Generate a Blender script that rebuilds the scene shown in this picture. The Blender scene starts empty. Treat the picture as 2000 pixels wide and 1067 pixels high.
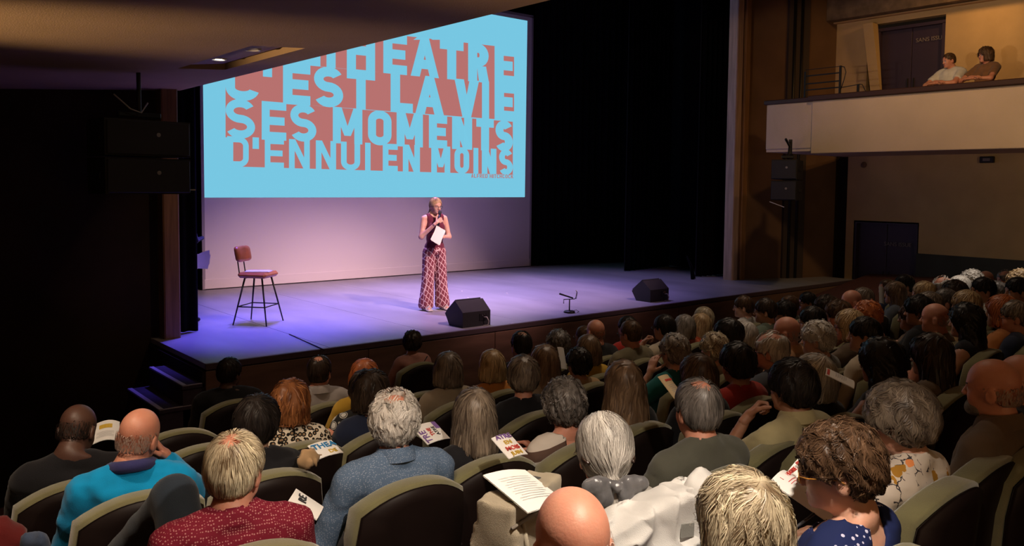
import bpy, math, random
import numpy as np
from mathutils import Vector, Matrix, Euler
random.seed(7)
S = bpy.context.scene
COL = S.collection
PI = math.pi
sin, cos = math.sin, math.cos

# ---------------------------------------------------------------- camera
FPX, YAW, PITCH, ROLL, CY = 1615.4, .6978, .06004, .0098, 460.75
CAM = np.array([0, 0, 1.86])
_F = np.array([sin(YAW)*cos(PITCH), cos(YAW)*cos(PITCH), -sin(PITCH)])
_R0 = np.array([cos(YAW), -sin(YAW), 0.]); _U0 = np.cross(_R0, _F)
_R = cos(ROLL)*_R0+sin(ROLL)*_U0
_U = -sin(ROLL)*_R0+cos(ROLL)*_U0
cd = bpy.data.cameras.new('camera'); cam = bpy.data.objects.new('camera', cd); COL.objects.link(cam)
M = Matrix(((_R[0], _U[0], -_F[0], CAM[0]), (_R[1], _U[1], -_F[1], CAM[1]), (_R[2], _U[2], -_F[2], CAM[2]), (0, 0, 0, 1)))
cam.matrix_world = M
cd.sensor_width = 36; cd.lens = FPX/2000*36; cd.shift_y = -(533.5-CY)/2000; cd.clip_start = .05
S.camera = cam
S.view_settings.view_transform = 'Standard'; S.view_settings.look = 'None'
S.view_settings.gamma = 1; S.view_settings.use_curve_mapping = False
S.view_settings.exposure = 0

# ---------------------------------------------------------------- world (a closed dark hall)
w = bpy.data.worlds.new('hall'); S.world = w; w.use_nodes = True
w.node_tree.nodes['Background'].inputs[0].default_value = (.05, .03, .02, 1)
w.node_tree.nodes['Background'].inputs[1].default_value = .12

def light(kind, name, loc, target, col, power, size=.2, spot=60, blend=.6, sy=None):
    l = bpy.data.lights.new(name, kind); l.energy = power; l.color = col
    if kind == 'SPOT':
        l.spot_size = math.radians(spot); l.spot_blend = blend; l.shadow_soft_size = size
    elif kind == 'AREA':
        l.size = size
        if sy: l.shape = 'RECTANGLE'; l.size_y = sy
    else:
        l.shadow_soft_size = size
    o = bpy.data.objects.new(name, l); COL.objects.link(o); o.location = loc
    d = Vector(target)-Vector(loc)
    o.rotation_euler = d.to_track_quat('-Z', 'Y').to_euler()
    return o
# stage rig: blue / violet wash from above, warm pink fronts, added fills on speaker and pillar
BLUE = (.16, .11, 1.); VIO = (.50, .33, 1.); PINK = (1., .58, .60); WARM = (1., .77, .56)
light('SPOT', 'blue_wash', (4.7, 10.9, 6.2), (4.2, 10.2, 0), BLUE, 2300, .15, 34, .9)
light('SPOT', 'blue_wash', (5.2, 12.0, 6.3), (4.9, 11.2, 0), BLUE, 2200, .15, 50, 1)
light('SPOT', 'violet_wash', (7.2, 11.6, 6.3), (7.0, 11.2, 0), VIO, 2100, .15, 60, 1)
light('SPOT', 'violet_wash', (9.6, 11.6, 6.3), (9.4, 11.2, 0), VIO, 1900, .15, 60, 1)
light('SPOT', 'violet_wash', (12.0, 11.6, 6.3), (11.6, 11.2, 0), VIO, 500, .15, 60, 1)
light('SPOT', 'pink_front', (7.6, 4.2, 6.0), (6.8, 11.5, .0), PINK, 3300, .12, 36, .9)
light('SPOT', 'warm_front', (6.2, 4.4, 6.0), (4.5, 10.5, .4), (1, .62, .42), 650, .12, 12, .9)
light('SPOT', 'speaker_fill', (5.8, 3.6, 5.8), (7.02, 10.17, .95), (1, .74, .68), 800, .1, 13, .8)  # added fill that brightens the woman on stage, no known lamp
light('SPOT', 'pillar_fill', (5.0, 6.2, 5.4), (3.2, 10.2, 1.0), (1, .62, .32), 130, .1, 22, 1)  # small added lamp that warms the near wooden pillar
light('SPOT', 'pink_front', (10.6, 4.4, 6.0), (9.0, 11.6, 0), PINK, 2300, .12, 36, .9)
light('SPOT', 'screen_wash', (8.0, 12.2, 6.3), (8.2, 14.4, .4), (.85, .45, .80), 300, .3, 80, 1)
# house lights: recessed ceiling spots turned low, plus added fills for the soffit
light('SPOT', 'house_spot', (1.3, .65, 2.74), (1.5, 1.5, .8), (1, .84, .68), 230, .05, 88, .8)
light('SPOT', 'house_spot', (1.0, 2.0, 2.74), (1.3, 2.9, .5), WARM, 85, .05, 80, .8)
light('SPOT', 'house_spot', (.3, 3.3, 2.72), (1.1, 4.0, .3), WARM, 110, .05, 60, .7)
light('SPOT', 'house_spot', (1.8, 5.4, 2.74), (2.1, 5.2, .0), WARM, 80, .05, 60, .7)
light('SPOT', 'house_spot', (3.0, .9, 5.6), (2.6, 1.9, .8), WARM, 300, .1, 62, .9)
light('SPOT', 'house_spot', (8.9, 3.5, 5.6), (8.95, 3.35, .5), (1, .86, .72), 700, .08, 15, .6)
light('SPOT', 'house_spot', (5.2, 4.6, 5.9), (4.6, 4.2, 0), WARM, 230, .15, 90, 1)
light('SPOT', 'house_spot', (8.2, 5.4, 5.9), (7.2, 4.8, 0), WARM, 170, .15, 90, 1)
light('SPOT', 'balcony_glow', (15.2, 5.6, 5.9), (16.3, 7.0, 4.0), (1, .50, .14), 110, .15, 120, 1)
light('SPOT', 'hall_spot', (9.6, 4.6, 6.0), (13.6, 6.0, 2.8), (1, .60, .28), 360, .15, 70, 1)
light('SPOT', 'hall_spot', (12.6, 2.6, 2.45), (16.5, 5.6, 1.6), (1, .68, .32), 65, .1, 110, 1)
light('AREA', 'rear_fill', (1.5, -4.2, 1.7), (2.0, 2.0, 2.7), (1, .60, .28), 22, 2.2, sy=1.4)  # made-up soft fill behind the camera, lifts the soffit
for y_, p_ in ((-1.6, 2000), (1.8, 2000), (5.2, 1000)): light('SPOT', 'soffit_fill', (-2.35, y_, 1.75), (2.2, y_+.8, 3.1), (1, .66, .36), p_, .1, 34, 1)  # unseen fills added to brighten the soffit, not actual wall lamps

# ---------------------------------------------------------------- helpers
def at(px, py, axis, val):
    """point of the place seen at photo pixel (px,py) on the plane axis=val"""
    d = _F+_R*(px-1000)/FPX-_U*(py-CY)/FPX
    t = (val-CAM[axis])/d[axis]
    return CAM+t*d
def tag(o, label=None, cat=None, group=None, kind=None):
    if label: o['label'] = label
    if cat: o['category'] = cat
    if group: o['group'] = group
    if kind: o['kind'] = kind
    return o
def empty(name, loc, rz=0, label=None, cat=None, group=None, kind=None):
    o = bpy.data.objects.new(name, None); COL.objects.link(o)
    o.location = [float(v) for v in loc]; o.rotation_euler = (0, 0, rz); o.empty_display_size = .1
    return tag(o, label, cat, group, kind)
def link(name, me, parent=None, mats=None):
    o = bpy.data.objects.new(name, me); COL.objects.link(o)
    if parent is not None: o.parent = parent
    if mats:
        if not isinstance(mats, (list, tuple)): mats = [mats]
        while len(me.materials) < len(mats): me.materials.append(mats[len(me.materials)])
        for i, m_ in enumerate(mats):
            if me.materials[i] is not m_:
                o.material_slots[i].link = 'OBJECT'; o.material_slots[i].material = m_
    return o
def mesh_np(name, V, Fc, smooth=True, mi=None):
    me = bpy.data.meshes.new(name)
    V = np.asarray(V, np.float32)
    if isinstance(Fc, np.ndarray):
        n, k = Fc.shape
        me.vertices.add(len(V)); me.vertices.foreach_set('co', V.ravel())
        me.loops.add(n*k); me.loops.foreach_set('vertex_index', Fc.astype(np.int32).ravel())
        me.polygons.add(n); me.polygons.foreach_set('loop_start', np.arange(0, n*k, k, dtype=np.int32))
        me.update(calc_edges=True)
    else:
        me.from_pydata([tuple(map(float, v)) for v in V], [], Fc); me.update()
    me.polygons.foreach_set('use_smooth', [smooth]*len(me.polygons))
    if mi is not None: me.polygons.foreach_set('material_index', np.asarray(mi, np.int32))
    return me
class MB:
    def __init__(s): s.v = []; s.f = []
    def add(s, v, f):
        n = len(s.v); s.v += [tuple(map(float, q)) for q in v]; s.f += [tuple(n+i for i in q) for q in f]; return s
    def box(s, c, d, rz=0, b=0, rot=None):
        """chamfered box"""
        hx, hy, hz = d[0]/2, d[1]/2, d[2]/2
        R_ = rot if rot is not None else Matrix.Rotation(rz, 3, 'Z')
        if b <= 0:
            P = [(x, y, z) for z in (-hz, hz) for y in (-hy, hy) for x in (-hx, hx)]
            Fc = [(0, 2, 3, 1), (4, 5, 7, 6), (0, 1, 5, 4), (2, 6, 7, 3), (0, 4, 6, 2), (1, 3, 7, 5)]
        else:
            b = min(b, hx*.9, hy*.9, hz*.9)
            P = []; idx = {}
            for sx in (-1, 1):
                for sy in (-1, 1):
                    for sz in (-1, 1):
                        for a in range(3):
                            q = [sx*(hx-b), sy*(hy-b), sz*(hz-b)]
                            q[a] = (sx*hx, sy*hy, sz*hz)[a]
                            idx[(sx, sy, sz, a)] = len(P); P.append(q)
            Fc = []
            for a in range(3):
                o1, o2 = [(1, 2), (2, 0), (0, 1)][a]
                for sg in (-1, 1):
                    q = []
                    for u, v_ in ((-1, -1), (1, -1), (1, 1), (-1, 1)):
                        k = [0, 0, 0]; k[a] = sg; k[o1] = u; k[o2] = v_; q.append(idx[(*k, a)])
                    Fc.append(tuple(q if sg > 0 else q[::-1]))
            for a in range(3):
                o1, o2 = [(1, 2), (2, 0), (0, 1)][a]
                for u in (-1, 1):
                    for v_ in (-1, 1):
                        k0 = [0, 0, 0]; k0[o1] = u; k0[o2] = v_
                        kk = lambda t: tuple(t if i == a else k0[i] for i in range(3))
                        q = [idx[(*kk(-1), o1)], idx[(*kk(1), o1)], idx[(*kk(1), o2)], idx[(*kk(-1), o2)]]
                        Fc.append(tuple(q if u*v_ > 0 else q[::-1]))
            for sx in (-1, 1):
                for sy in (-1, 1):
                    for sz in (-1, 1):
                        q = [idx[(sx, sy, sz, a)] for a in range(3)]
                        Fc.append(tuple(q if sx*sy*sz > 0 else q[::-1]))
        P = [R_ @ Vector(q)+Vector(c) for q in P]
        return s.add(P, Fc)
    def cyl(s, p0, p1, r0, r1=None, n=12):
        return s.tube([p0, p1], [r0, r0 if r1 is None else r1], n)
    def tube(s, P, r, n=8, caps=True):
        P = [Vector(p) for p in P]
        if not isinstance(r, (list, tuple)): r = [r]*len(P)
        V = []; Fc = []; last = None
        for i, p in enumerate(P):
            t = (P[min(i+1, len(P)-1)]-P[max(i-1, 0)]).normalized()
            if last is None:
                a = t.orthogonal().normalized()
            else:
                a = (last-t*last.dot(t)).normalized()
            last = a; b = t.cross(a)
            for k in range(n):
                an = 2*PI*k/n; V.append(p+(a*cos(an)+b*sin(an))*r[i])
        for i in range(len(P)-1):
            for k in range(n):
                Fc.append((i*n+k, i*n+(k+1) % n, (i+1)*n+(k+1) % n, (i+1)*n+k))
        if caps: Fc.append(tuple(range(n))[::-1]); Fc.append(tuple((len(P)-1)*n+k for k in range(n)))
        return s.add(V, Fc)
    def prism(s, poly, d):
        """poly: 3-D outline, extruded by vector d"""
        n = len(poly); d = Vector(d)
        V = [Vector(p) for p in poly]+[Vector(p)+d for p in poly]
        Fc = [tuple(range(n))[::-1], tuple(range(n, 2*n))]+[(i, (i+1) % n, n+(i+1) % n, n+i) for i in range(n)]
        return s.add(V, Fc)
    def lathe(s, prof, n=16, c=(0, 0, 0)):
        V = []; Fc = []; m = len(prof)
        for k in range(n):
            a = 2*PI*k/n
            V += [(c[0]+r*cos(a), c[1]+r*sin(a), c[2]+z) for r, z in prof]
        for k in range(n):
            for i in range(m-1): Fc.append((k*m+i, ((k+1) % n)*m+i, ((k+1) % n)*m+i+1, k*m+i+1))
        return s.add(V, Fc)
    def grid(s, fn, nu, nv):
        V = [fn(i/(nu-1), j/(nv-1)) for j in range(nv) for i in range(nu)]
        return s.add(V, [(j*nu+i, j*nu+i+1, (j+1)*nu+i+1, (j+1)*nu+i) for j in range(nv-1) for i in range(nu-1)])
    def me(s, name, smooth=False):
        m_ = mesh_np(name, s.v, s.f, smooth)
        import bmesh
        bm = bmesh.new(); bm.from_mesh(m_)
        bmesh.ops.recalc_face_normals(bm, faces=bm.faces); bm.to_mesh(m_); bm.free()
        m_.polygons.foreach_set('use_smooth', [smooth]*len(m_.polygons))
        return m_
    def build(s, name, mat, parent=None, smooth=False, **k):
        return tag(link(name, s.me(name, smooth), parent, mat), **k)

# ---------------------------------------------------------------- materials
MC = {}
def mat(name, col, rough=.6, metal=0, noise=0, nscale=8, bump=0, bscale=60, emit=0, sheen=0, spec=.5, col2=None, stretch=(1, 1, 1), trans=0, sss=0):
    if name in MC: return MC[name]
    m = bpy.data.materials.new(name); m.use_nodes = True; MC[name] = m
    nt = m.node_tree; B = nt.nodes['Principled BSDF']
    I = B.inputs
    I['Base Color'].default_value = (*col, 1); I['Roughness'].default_value = rough; I['Metallic'].default_value = metal
    I['Specular IOR Level'].default_value = spec
    if emit: I['Emission Color'].default_value = (*col, 1); I['Emission Strength'].default_value = emit
    if sheen: I['Sheen Weight'].default_value = sheen; I['Sheen Roughness'].default_value = .5
    if sss:
        I['Subsurface Weight'].default_value = sss; I['Subsurface Radius'].default_value = (.012, .004, .002); I['Subsurface Scale'].default_value = 1
    if noise or bump:
        tc = nt.nodes.new('ShaderNodeTexCoord'); mp = nt.nodes.new('ShaderNodeMapping'); mp.inputs['Scale'].default_value = stretch
        nt.links.new(tc.outputs['Object'], mp.inputs[0])
    if noise:
        n = nt.nodes.new('ShaderNodeTexNoise'); n.inputs['Scale'].default_value = nscale; n.inputs['Detail'].default_value = 6
        nt.links.new(mp.outputs[0], n.inputs['Vector'])
        r = nt.nodes.new('ShaderNodeValToRGB'); c2 = col2 or tuple(c*(1-noise) for c in col)
        r.color_ramp.elements[0].position = .3; r.color_ramp.elements[1].position = .7
        r.color_ramp.elements[0].color = (*c2, 1); r.color_ramp.elements[1].color = (*(min(1, c*(1+noise*.3)) for c in col), 1)
        nt.links.new(n.outputs['Fac'], r.inputs[0]); nt.links.new(r.outputs[0], I['Base Color'])
    if bump:
        n = nt.nodes.new('ShaderNodeTexNoise'); n.inputs['Scale'].default_value = bscale; n.inputs['Detail'].default_value = 4
        nt.links.new(mp.outputs[0], n.inputs['Vector'])
        b = nt.nodes.new('ShaderNodeBump'); b.inputs['Strength'].default_value = bump; b.inputs['Distance'].default_value = .01
        nt.links.new(n.outputs['Fac'], b.inputs['Height']); nt.links.new(b.outputs[0], I['Normal'])
    return m
BLACKCLOTH = mat('black_wool', (.004, .004, .006), .95, noise=.3, nscale=3, bump=.3, bscale=200, sheen=.05, spec=.05)
STAGEF = mat('stage_vinyl', (.33, .33, .36), .42, noise=.18, nscale=2.2, bump=.05, bscale=150, stretch=(1, .35, 1), spec=.35)
FASCIA = mat('stage_front_brown', (.23, .13, .09), .6, noise=.35, nscale=3, stretch=(.4, 1, 2.5), bump=.1, bscale=20)
WOOD = mat('pillar_wood', (.30, .16, .07), .5, noise=.4, nscale=5, stretch=(6, 6, .35), bump=.05, bscale=30)
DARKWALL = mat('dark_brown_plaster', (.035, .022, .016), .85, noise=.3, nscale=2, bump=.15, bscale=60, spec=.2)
SIDEWALL = mat('ochre_plaster', (.50, .36, .20), .85, noise=.1, nscale=2, bump=.5, bscale=120, spec=.2)
CEIL = mat('ceiling_paint', (.44, .30, .17), .85, noise=.12, nscale=1.2, bump=.25, bscale=110, spec=.2)
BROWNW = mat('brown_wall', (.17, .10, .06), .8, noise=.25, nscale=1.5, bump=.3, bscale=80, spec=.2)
BALC = mat('balcony_plaster', (.62, .50, .38), .85, noise=.06, nscale=2, bump=.4, bscale=110, spec=.2)
DADO = mat('dado_dark', (.04, .045, .045), .8, noise=.2, nscale=3, bump=.2, bscale=80)
DOORM = mat('door_dark_violet', (.035, .02, .045), .5, noise=.15, nscale=2)
RAILM = mat('dark_rail', (.05, .022, .018), .45)
IRON = mat('black_iron', (.012, .012, .014), .4, spec=.4)
CARPET = mat('aisle_carpet', (.10, .03, .022), .95, noise=.4, nscale=30, bump=.4, bscale=300)
CANVAS = mat('screen_canvas', (.80, .78, .78), .75, bump=.03, bscale=40)
STEPM = mat('step_carpet', (.06, .045, .07), .9, noise=.2, nscale=20)
NOSE = mat('step_nosing', (.55, .50, .56), .5)
CABP = mat('speaker_black', (.014, .014, .016), .55, noise=.2, nscale=40, bump=.3, bscale=400)
GRILL = mat('speaker_grille', (.03, .033, .04), .5, bump=.6, bscale=700)
CHROME = mat('steel', (.7, .7, .72), .25, 1)
WHITEP = mat('white_paper', (.80, .79, .77), .6)
LAMP = mat('lamp_glow', (1, .9, .72), emit=30)

def st(mb, name, m, parent=None, **k):
    return mb.build(name, m, parent, kind='structure' if parent is None else None, **k)

# ================================================================= the setting
FIT = (-.59067089, .14403854, 3.7957253, 13.68455243)
HEADH = 1.29
def floor_z(x, y): return FIT[0]+FIT[1]*math.hypot(x-FIT[2], y-FIT[3])-HEADH
FRONTZ = floor_z(6, 8.0)
mb = MB()
def fl(u, v):
    x = -4+u*22; y = -5+v*13.3
    z = max(floor_z(x, y), FRONTZ)
    return (x, y, z)
mb.grid(fl, 45, 28); st(mb, 'floor', CARPET)
# stage deck of vinyl sheets laid up-stage, each sheet its own piece
deck = empty('stage_deck', (3, 8.5, 0), kind='structure')
xs = [3.0, 4.42, 5.9, 7.4, 8.9, 10.4, 11.9, 13.4, 14.9, 16.4]
for a, b in zip(xs, xs[1:]):
    MB().box(((a+b)/2-3, 3.55, -.03), (b-a-.006, 7.1, .06), b=.002).build('vinyl_sheet', STAGEF, deck)
MB().box((6.7, 3.55, -.10), (13.4, 7.1, .06)).build('deck_frame', IRON, deck)
ed = MB(); ed.box((6.7, -.02, -.035), (13.4, .03, .07), b=.006); ed.build('front_edge_strip', mat('edge_strip', (.10, .07, .08), .4), deck)
fz = FRONTZ-.05
fas = empty('trim_1', (3, 8.49, 0), kind='structure')
x = 3.0
for k in range(7):
    wd = 13.4/7
    MB().box((k*wd+wd/2, 0, (fz-.07)/2-.0), (wd-.008, .04, -fz-.09), b=.004).build('fascia_panel', FASCIA, fas)
MB().box((0.0, 1.0, (fz-.07)/2), (.05, 2.0, -fz-.09)).build('side_panel', DARKWALL, fas)
# small bits of tape along the lip and crumbs of confetti on the deck
for i, (px, py) in enumerate(((800, 663), (1000, 632), (1216, 604), (1250, 599), (1290, 594))):
    p = at(px, py, 2, .003)
    tag(MB().box(p, (.06, .03, .002)).build('gaffer_tape', NOSE), 'short pale strip of tape at stage lip, %s' % ['below the cane chair side of stage', 'between the left wedge and the microphone', 'just before the far wedge speaker', 'under the far wedge speaker', 'beyond the far wedge speaker'][i].replace('cane chair', 'bar stool'), 'tape', 'tape pieces along the stage lip')
# steps
stp = empty('stage_steps', (2.99, 8.5, 0), kind='thing', label='dark carpeted steps with pale nosing beside the stage corner', cat='steps')
for i, (x0, z) in enumerate(((2.78, -.205), (2.55, -.415))):
    w_ = 2.99-x0; z_lo = fz
    MB().box((x0+w_/2-2.99, .55, (z+fz)/2-.02), (w_, 1.1, z-fz-.04)).build('step', STEPM, stp)
    MB().box((x0+w_/2-2.99, .55, z-.02), (w_+.02, 1.12, .038), b=.004).build('tread', STEPM, stp)
    n = MB(); n.box((x0+.02-2.99, .55, z+.002), (.045, 1.12, .006)); n.box((x0+w_/2-2.99, .003, z+.002), (w_, .02, .006)); n.build('nosing', NOSE, stp)

# proscenium pillars and walls
def pillar(nm, x0, x1, y, z0, z1, m):
    p = MB(); 
    p.box(((x0+x1)/2, y, (z0+z1)/2), (x1-x0, .22, z1-z0), b=.015)
    return st(p, nm, m)
pillar('trim_2', 3.10, 3.29, 10.2, fz, 6.6, WOOD)
pillar('trim_3', 14.10, 14.30, 10.0, -.02, 6.6, mat('pillar_pale', (.50, .36, .30), .6, noise=.3, nscale=4, stretch=(5, 5, .4)))
pillar('trim_4', 14.33, 14.50, 9.96, -.02, 6.6, WOOD)
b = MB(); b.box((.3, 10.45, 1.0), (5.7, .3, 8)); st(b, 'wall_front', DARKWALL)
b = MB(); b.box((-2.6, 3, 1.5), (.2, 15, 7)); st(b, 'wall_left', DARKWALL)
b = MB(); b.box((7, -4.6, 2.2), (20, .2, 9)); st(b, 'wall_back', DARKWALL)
# stage house: black box
b = MB(); b.box((8.9, 15.7, 3), (13, .1, 7.6)); st(b, 'wall_stage_back', BLACKCLOTH)
b = MB(); b.box((2.7, 12.9, 3), (.1, 5, 7.6)); st(b, 'wall_stage_left', BLACKCLOTH)
b = MB(); b.box((15.6, 12.9, 3), (.1, 5, 7.6)); st(b, 'wall_stage_right', BLACKCLOTH)
b = MB(); b.box((9.0, 12.4, 7.0), (13.6, 6.6, .1)); st(b, 'ceiling_stage', BLACKCLOTH)
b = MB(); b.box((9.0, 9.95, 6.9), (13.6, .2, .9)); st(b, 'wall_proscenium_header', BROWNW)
# right splay wall between proscenium and side wall with two half columns
b = MB(); b.prism([(14.5, 9.95, fz), (15.35, 9.55, fz), (15.35, 9.75, fz), (14.5, 10.15, fz)], (0, 0, 8)); st(b, 'wall_splay', BROWNW)
b = MB(); b.prism([(15.3, 9.50, fz), (15.75, 9.30, fz), (15.85, 9.55, fz), (15.4, 9.75, fz)], (0, 0, 8)); st(b, 'trim_5', mat('dark_column', (.05, .035, .028), .8))
b = MB(); b.prism([(15.72, 9.34, fz), (16.6, 9.10, fz), (16.6, 9.3, fz), (15.75, 9.6, fz)], (0, 0, 8)); st(b, 'trim_6', BROWNW)
for k, (x, y) in enumerate(((15.42, 9.45), (15.58, 9.38))):
    b = MB(); b.cyl((x, y, fz), (x, y, 6.6), .035, n=10); st(b, 'trim_%d' % (7+k), IRON, smooth=True)
# side wall: lower, dado, upper with doors cut as recesses
def wallx(nm, x, y0, y1, z0, z1, m, t=.2, **k):
    b = MB(); b.box((x+t/2, (y0+y1)/2, (z0+z1)/2), (t, y1-y0, z1-z0)); return st(b, nm, m, **k)
wallx('wall_right_lower', 16.5, -4.5, 7.30, .62, 2.66, SIDEWALL)
wallx('baseboard_right', 16.46, -4.5, 7.30, -2, .62, DADO)
wallx('wall_right_over_door', 16.5, 7.30, 8.59, 1.19, 2.66, SIDEWALL)
wallx('wall_right_end', 16.5, 8.59, 8.78, -2, 2.66, SIDEWALL)
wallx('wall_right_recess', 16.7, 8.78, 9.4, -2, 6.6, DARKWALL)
wallx('wall_right_upper', 16.5, -4.5, 6.93, 2.66, 6.6, SIDEWALL)
wallx('wall_right_upper_corner', 16.5, 8.45, 9.16, 2.66, 6.6, SIDEWALL)
wallx('wall_right_lintel', 16.5, 6.93, 8.45, 5.2, 6.6, SIDEWALL)
b = MB(); b.box((16.45, 2.6, 5.33), (.1, 13.2, .035), b=.008); st(b, 'trim_9', mat('cornice', (.35, .22, .11), .6))
b = MB(); b.box((16.35, 2.6, 5.98), (.3, 13.2, 1.25)); st(b, 'trim_10', mat('cove_mottled', (.16, .11, .07), .8, noise=.5, nscale=5, bump=.5, bscale=20))
def door(nm, y0, y1, z0, z1, lab_y, lab_z):
    d = empty(nm, (16.6, (y0+y1)/2, z0), kind='structure')
    h = z1-z0; w_ = (y1-y0)/2
    for s_ in (-1, 1):
        MB().box((.02, s_*w_/2, h/2), (.05, w_-.01, h-.02), b=.004).build('door_leaf', DOORM, d)
        MB().box((-.02, s_*.06, h*.48), (.03, .02, .26), b=.005).build('door_handle', IRON, d)
    f = MB(); f.box((-.04, w_+.02, h/2), (.12, .06, h)); f.box((-.04, -w_-.02, h/2), (.12, .06, h)); f.box((-.04, 0, h+.02), (.12, 2*w_+.1, .06)); f.build('door_frame', DOORM, d)
    return d
door('door_1', 7.33, 8.56, -.95, 1.17, 0, 0)
door('door_2', 6.98, 8.20, 2.9, 5.05, 0, 0)
b = MB(); b.prism([(16.28, 8.45, 5.2), (16.5, 8.45, 5.2), (16.5, 8.25, 3.2), (16.48, 8.25, 3.2)], (0, -.2, 0)); st(b, 'trim_11', SIDEWALL)
def sign_text(txt, loc, size, m, rot, parent, nm='lettering'):
    c = bpy.data.curves.new(nm, 'FONT'); c.body = txt; c.size = size; c.align_x = 'CENTER'; c.align_y = 'CENTER'; c.extrude = .002; c.offset = .004*size
    o = bpy.data.objects.new(nm, c); COL.objects.link(o)
    dg = bpy.context.evaluated_depsgraph_get(); me = bpy.data.meshes.new_from_object(o.evaluated_get(dg))
    bpy.data.objects.remove(o)
    q = link(nm, me, parent, m); q.location = loc; q.rotation_euler = rot; return q
SIGNM = mat('faint_sign', (.20, .17, .17), .5)
for (px, py, dn) in ((1753, 478, 1.2), (1817, 76, 5)):
    p = at(px, py, 0, 16.57)
    s_ = empty('door_sign', p, 0, 'small faint SANS ISSUE lettering on the %s dark door' % ('lower' if dn < 2 else 'balcony'), 'sign')
    sign_text('SANS ISSUE', (0, 0, 0), .11, SIGNM, (PI/2, 0, -PI/2), s_)
# exit sign under balcony, smoke detector
p = at(1928, 312, 0, 16.45)
s_ = empty('exit_light', p, 0, 'small dark emergency light box on the wall under the balcony', 'light')
MB().box((0, 0, 0), (.08, .24, .12), b=.01).build('housing', IRON, s_)
MB().box((-.043, 0, 0), (.006, .12, .05)).build('lens', mat('dim_lens', (.16, .14, .15), .3), s_)
p = at(1687, 322, 0, 16.49)
q = MB(); q.lathe([(0, -.02), (.05, -.02), (.06, .0), (.06, .02), (0, .02)], 16); o = q.build('wall_rosette', BROWNW, smooth=True); o.location = p; o.rotation_euler = (0, PI/2, 0)
tag(o, 'small round wall fitting high on the ochre wall, under the balcony', 'fitting')
# balcony right
b = MB(); b.box((13.66, .6, 2.955), (.12, 14.7, .93), b=.01); st(b, 'wall_balcony_front', BALC)
b = MB(); b.box((13.70, 8.43, 3.005), (.10, .94, .83), b=.01); st(b, 'wall_balcony_end', BALC)
b = MB(); b.box((15.1, 2.2, 2.60), (2.85, 13.4, .12)); st(b, 'ceiling_balcony_underside', BALC)
b = MB(); b.box((13.66, .6, 3.47), (.24, 14.8, .09), b=.012); st(b, 'trim_12', RAILM)
b = MB(); b.box((13.72, 8.45, 3.46), (.2, 1.0, .08), b=.012); st(b, 'trim_13', RAILM)
# balcony downlight seen at the frame edge
p = at(1999, 287, 2, 2.535)
q = MB(); q.lathe([(0, 0), (.05, 0), (.06, -.012), (.07, 0)], 16); o = q.build('downlight', LAMP, smooth=True); o.location = (p[0], p[1], 2.535)
tag(o, 'lit round spot set in the underside of the far balcony', 'light')
# balcony railing
rl = empty('balcony_railing', (13.6, 8.0, 3.5), 0, 'black iron guard rail at the end of the balcony front', 'railing')
r_ = MB()
ya, yb = at(1572, 188, 0, 13.65)[1]-8, at(1640, 185, 0, 13.65)[1]-8
for nm, y, h in (('post', ya, .46), ('post', yb, .50)):
    MB().box((.05, y, h/2), (.035, .035, h), b=.004).build(nm, IRON, rl)
for h in (.13, .24, .38, .49):
    MB().box((.05, (ya+yb)/2, h), (.02, abs(ya-yb), .022 if h < .45 else .01), b=.003).build('rail', IRON, rl)
MB().tube([(.05, yb, .49), (.05, yb-.07, .47), (.05, yb-.10, .38), (.05, yb-.07, .25), (.05, yb-.02, .1)], .008).build('grab_bar', IRON, rl, smooth=True)
MB().tube([(.05, yb, .12), (.05, yb-.36, .15), (.05, yb-.40, .14), (.05, yb-.46, .03), (.05, yb-.52, .0)], .007).build('grab_bar', IRON, rl, smooth=True)
MB().box((.05, yb-.33, .08), (.03, .04, .15), b=.004).build('post', IRON, rl)
# soffit of the near balcony, with the recessed lamp panel
def cz(x): return 2.97-.07*(3.38-x)
soff = MB()
for (x0, x1, y0, y1) in ((-2.6, 2.58, -4.6, 10.3), (3.02, 3.38, -4.6, 10.3), (2.58, 3.02, -4.6, 6.2), (2.58, 3.02, 7.9, 10.3)):
    V = [(x0, y0, cz(x0)), (x1, y0, cz(x1)), (x1, y1, cz(x1)), (x0, y1, cz(x0))]
    soff.add(V+[(a, b_, c+.25) for a, b_, c in V], [(0, 1, 2, 3), (7, 6, 5, 4), (0, 4, 5, 1), (1, 5, 6, 2), (2, 6, 7, 3), (3, 7, 4, 0)])
st(soff, 'ceiling', CEIL)
pn = MB()   # tilted panel inside the opening, dropping into a dark gap along two sides
V = [(2.60, 6.22, cz(2.6)+.015), (2.985, 6.22, cz(3)+.05), (2.985, 7.86, cz(3)+.05), (2.60, 7.86, cz(2.6)+.03)]
pn.add(V+[(a, b_, c+.02) for a, b_, c in V], [(0, 1, 2, 3), (7, 6, 5, 4), (0, 4, 5, 1), (1, 5, 6, 2), (2, 6, 7, 3), (3, 7, 4, 0)])
st(pn, 'ceiling_panel', mat('panel_paint', (.42, .32, .24), .8, bump=.2, bscale=110))
for i, (px, py) in enumerate(((427, 114), (493, 95))):
    p = at(px, py, 2, 2.965)
    dl = empty('downlight', (p[0], p[1], 2.955), 0, 'recessed ceiling spot, %s' % ('switched on and glowing' if i == 0 else 'unlit, beside the glowing one'), 'light')
    q = MB(); q.lathe([(.045, .015), (.05, -.004), (.066, -.006), (.07, .004), (.07, .015)], 20); q.build('bezel', mat('bezel_white', (.6, .56, .5), .4), dl, smooth=True)
    q = MB(); q.lathe([(0, .0), (.045, .004)], 20); q.build('lamp_lens', LAMP if i == 0 else IRON, dl, smooth=True)
light('SPOT', 'downlight_beam', (2.77, 7.39, 2.93), (2.77, 7.2, 0), WARM, 4, .04, 70, .7)
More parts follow.
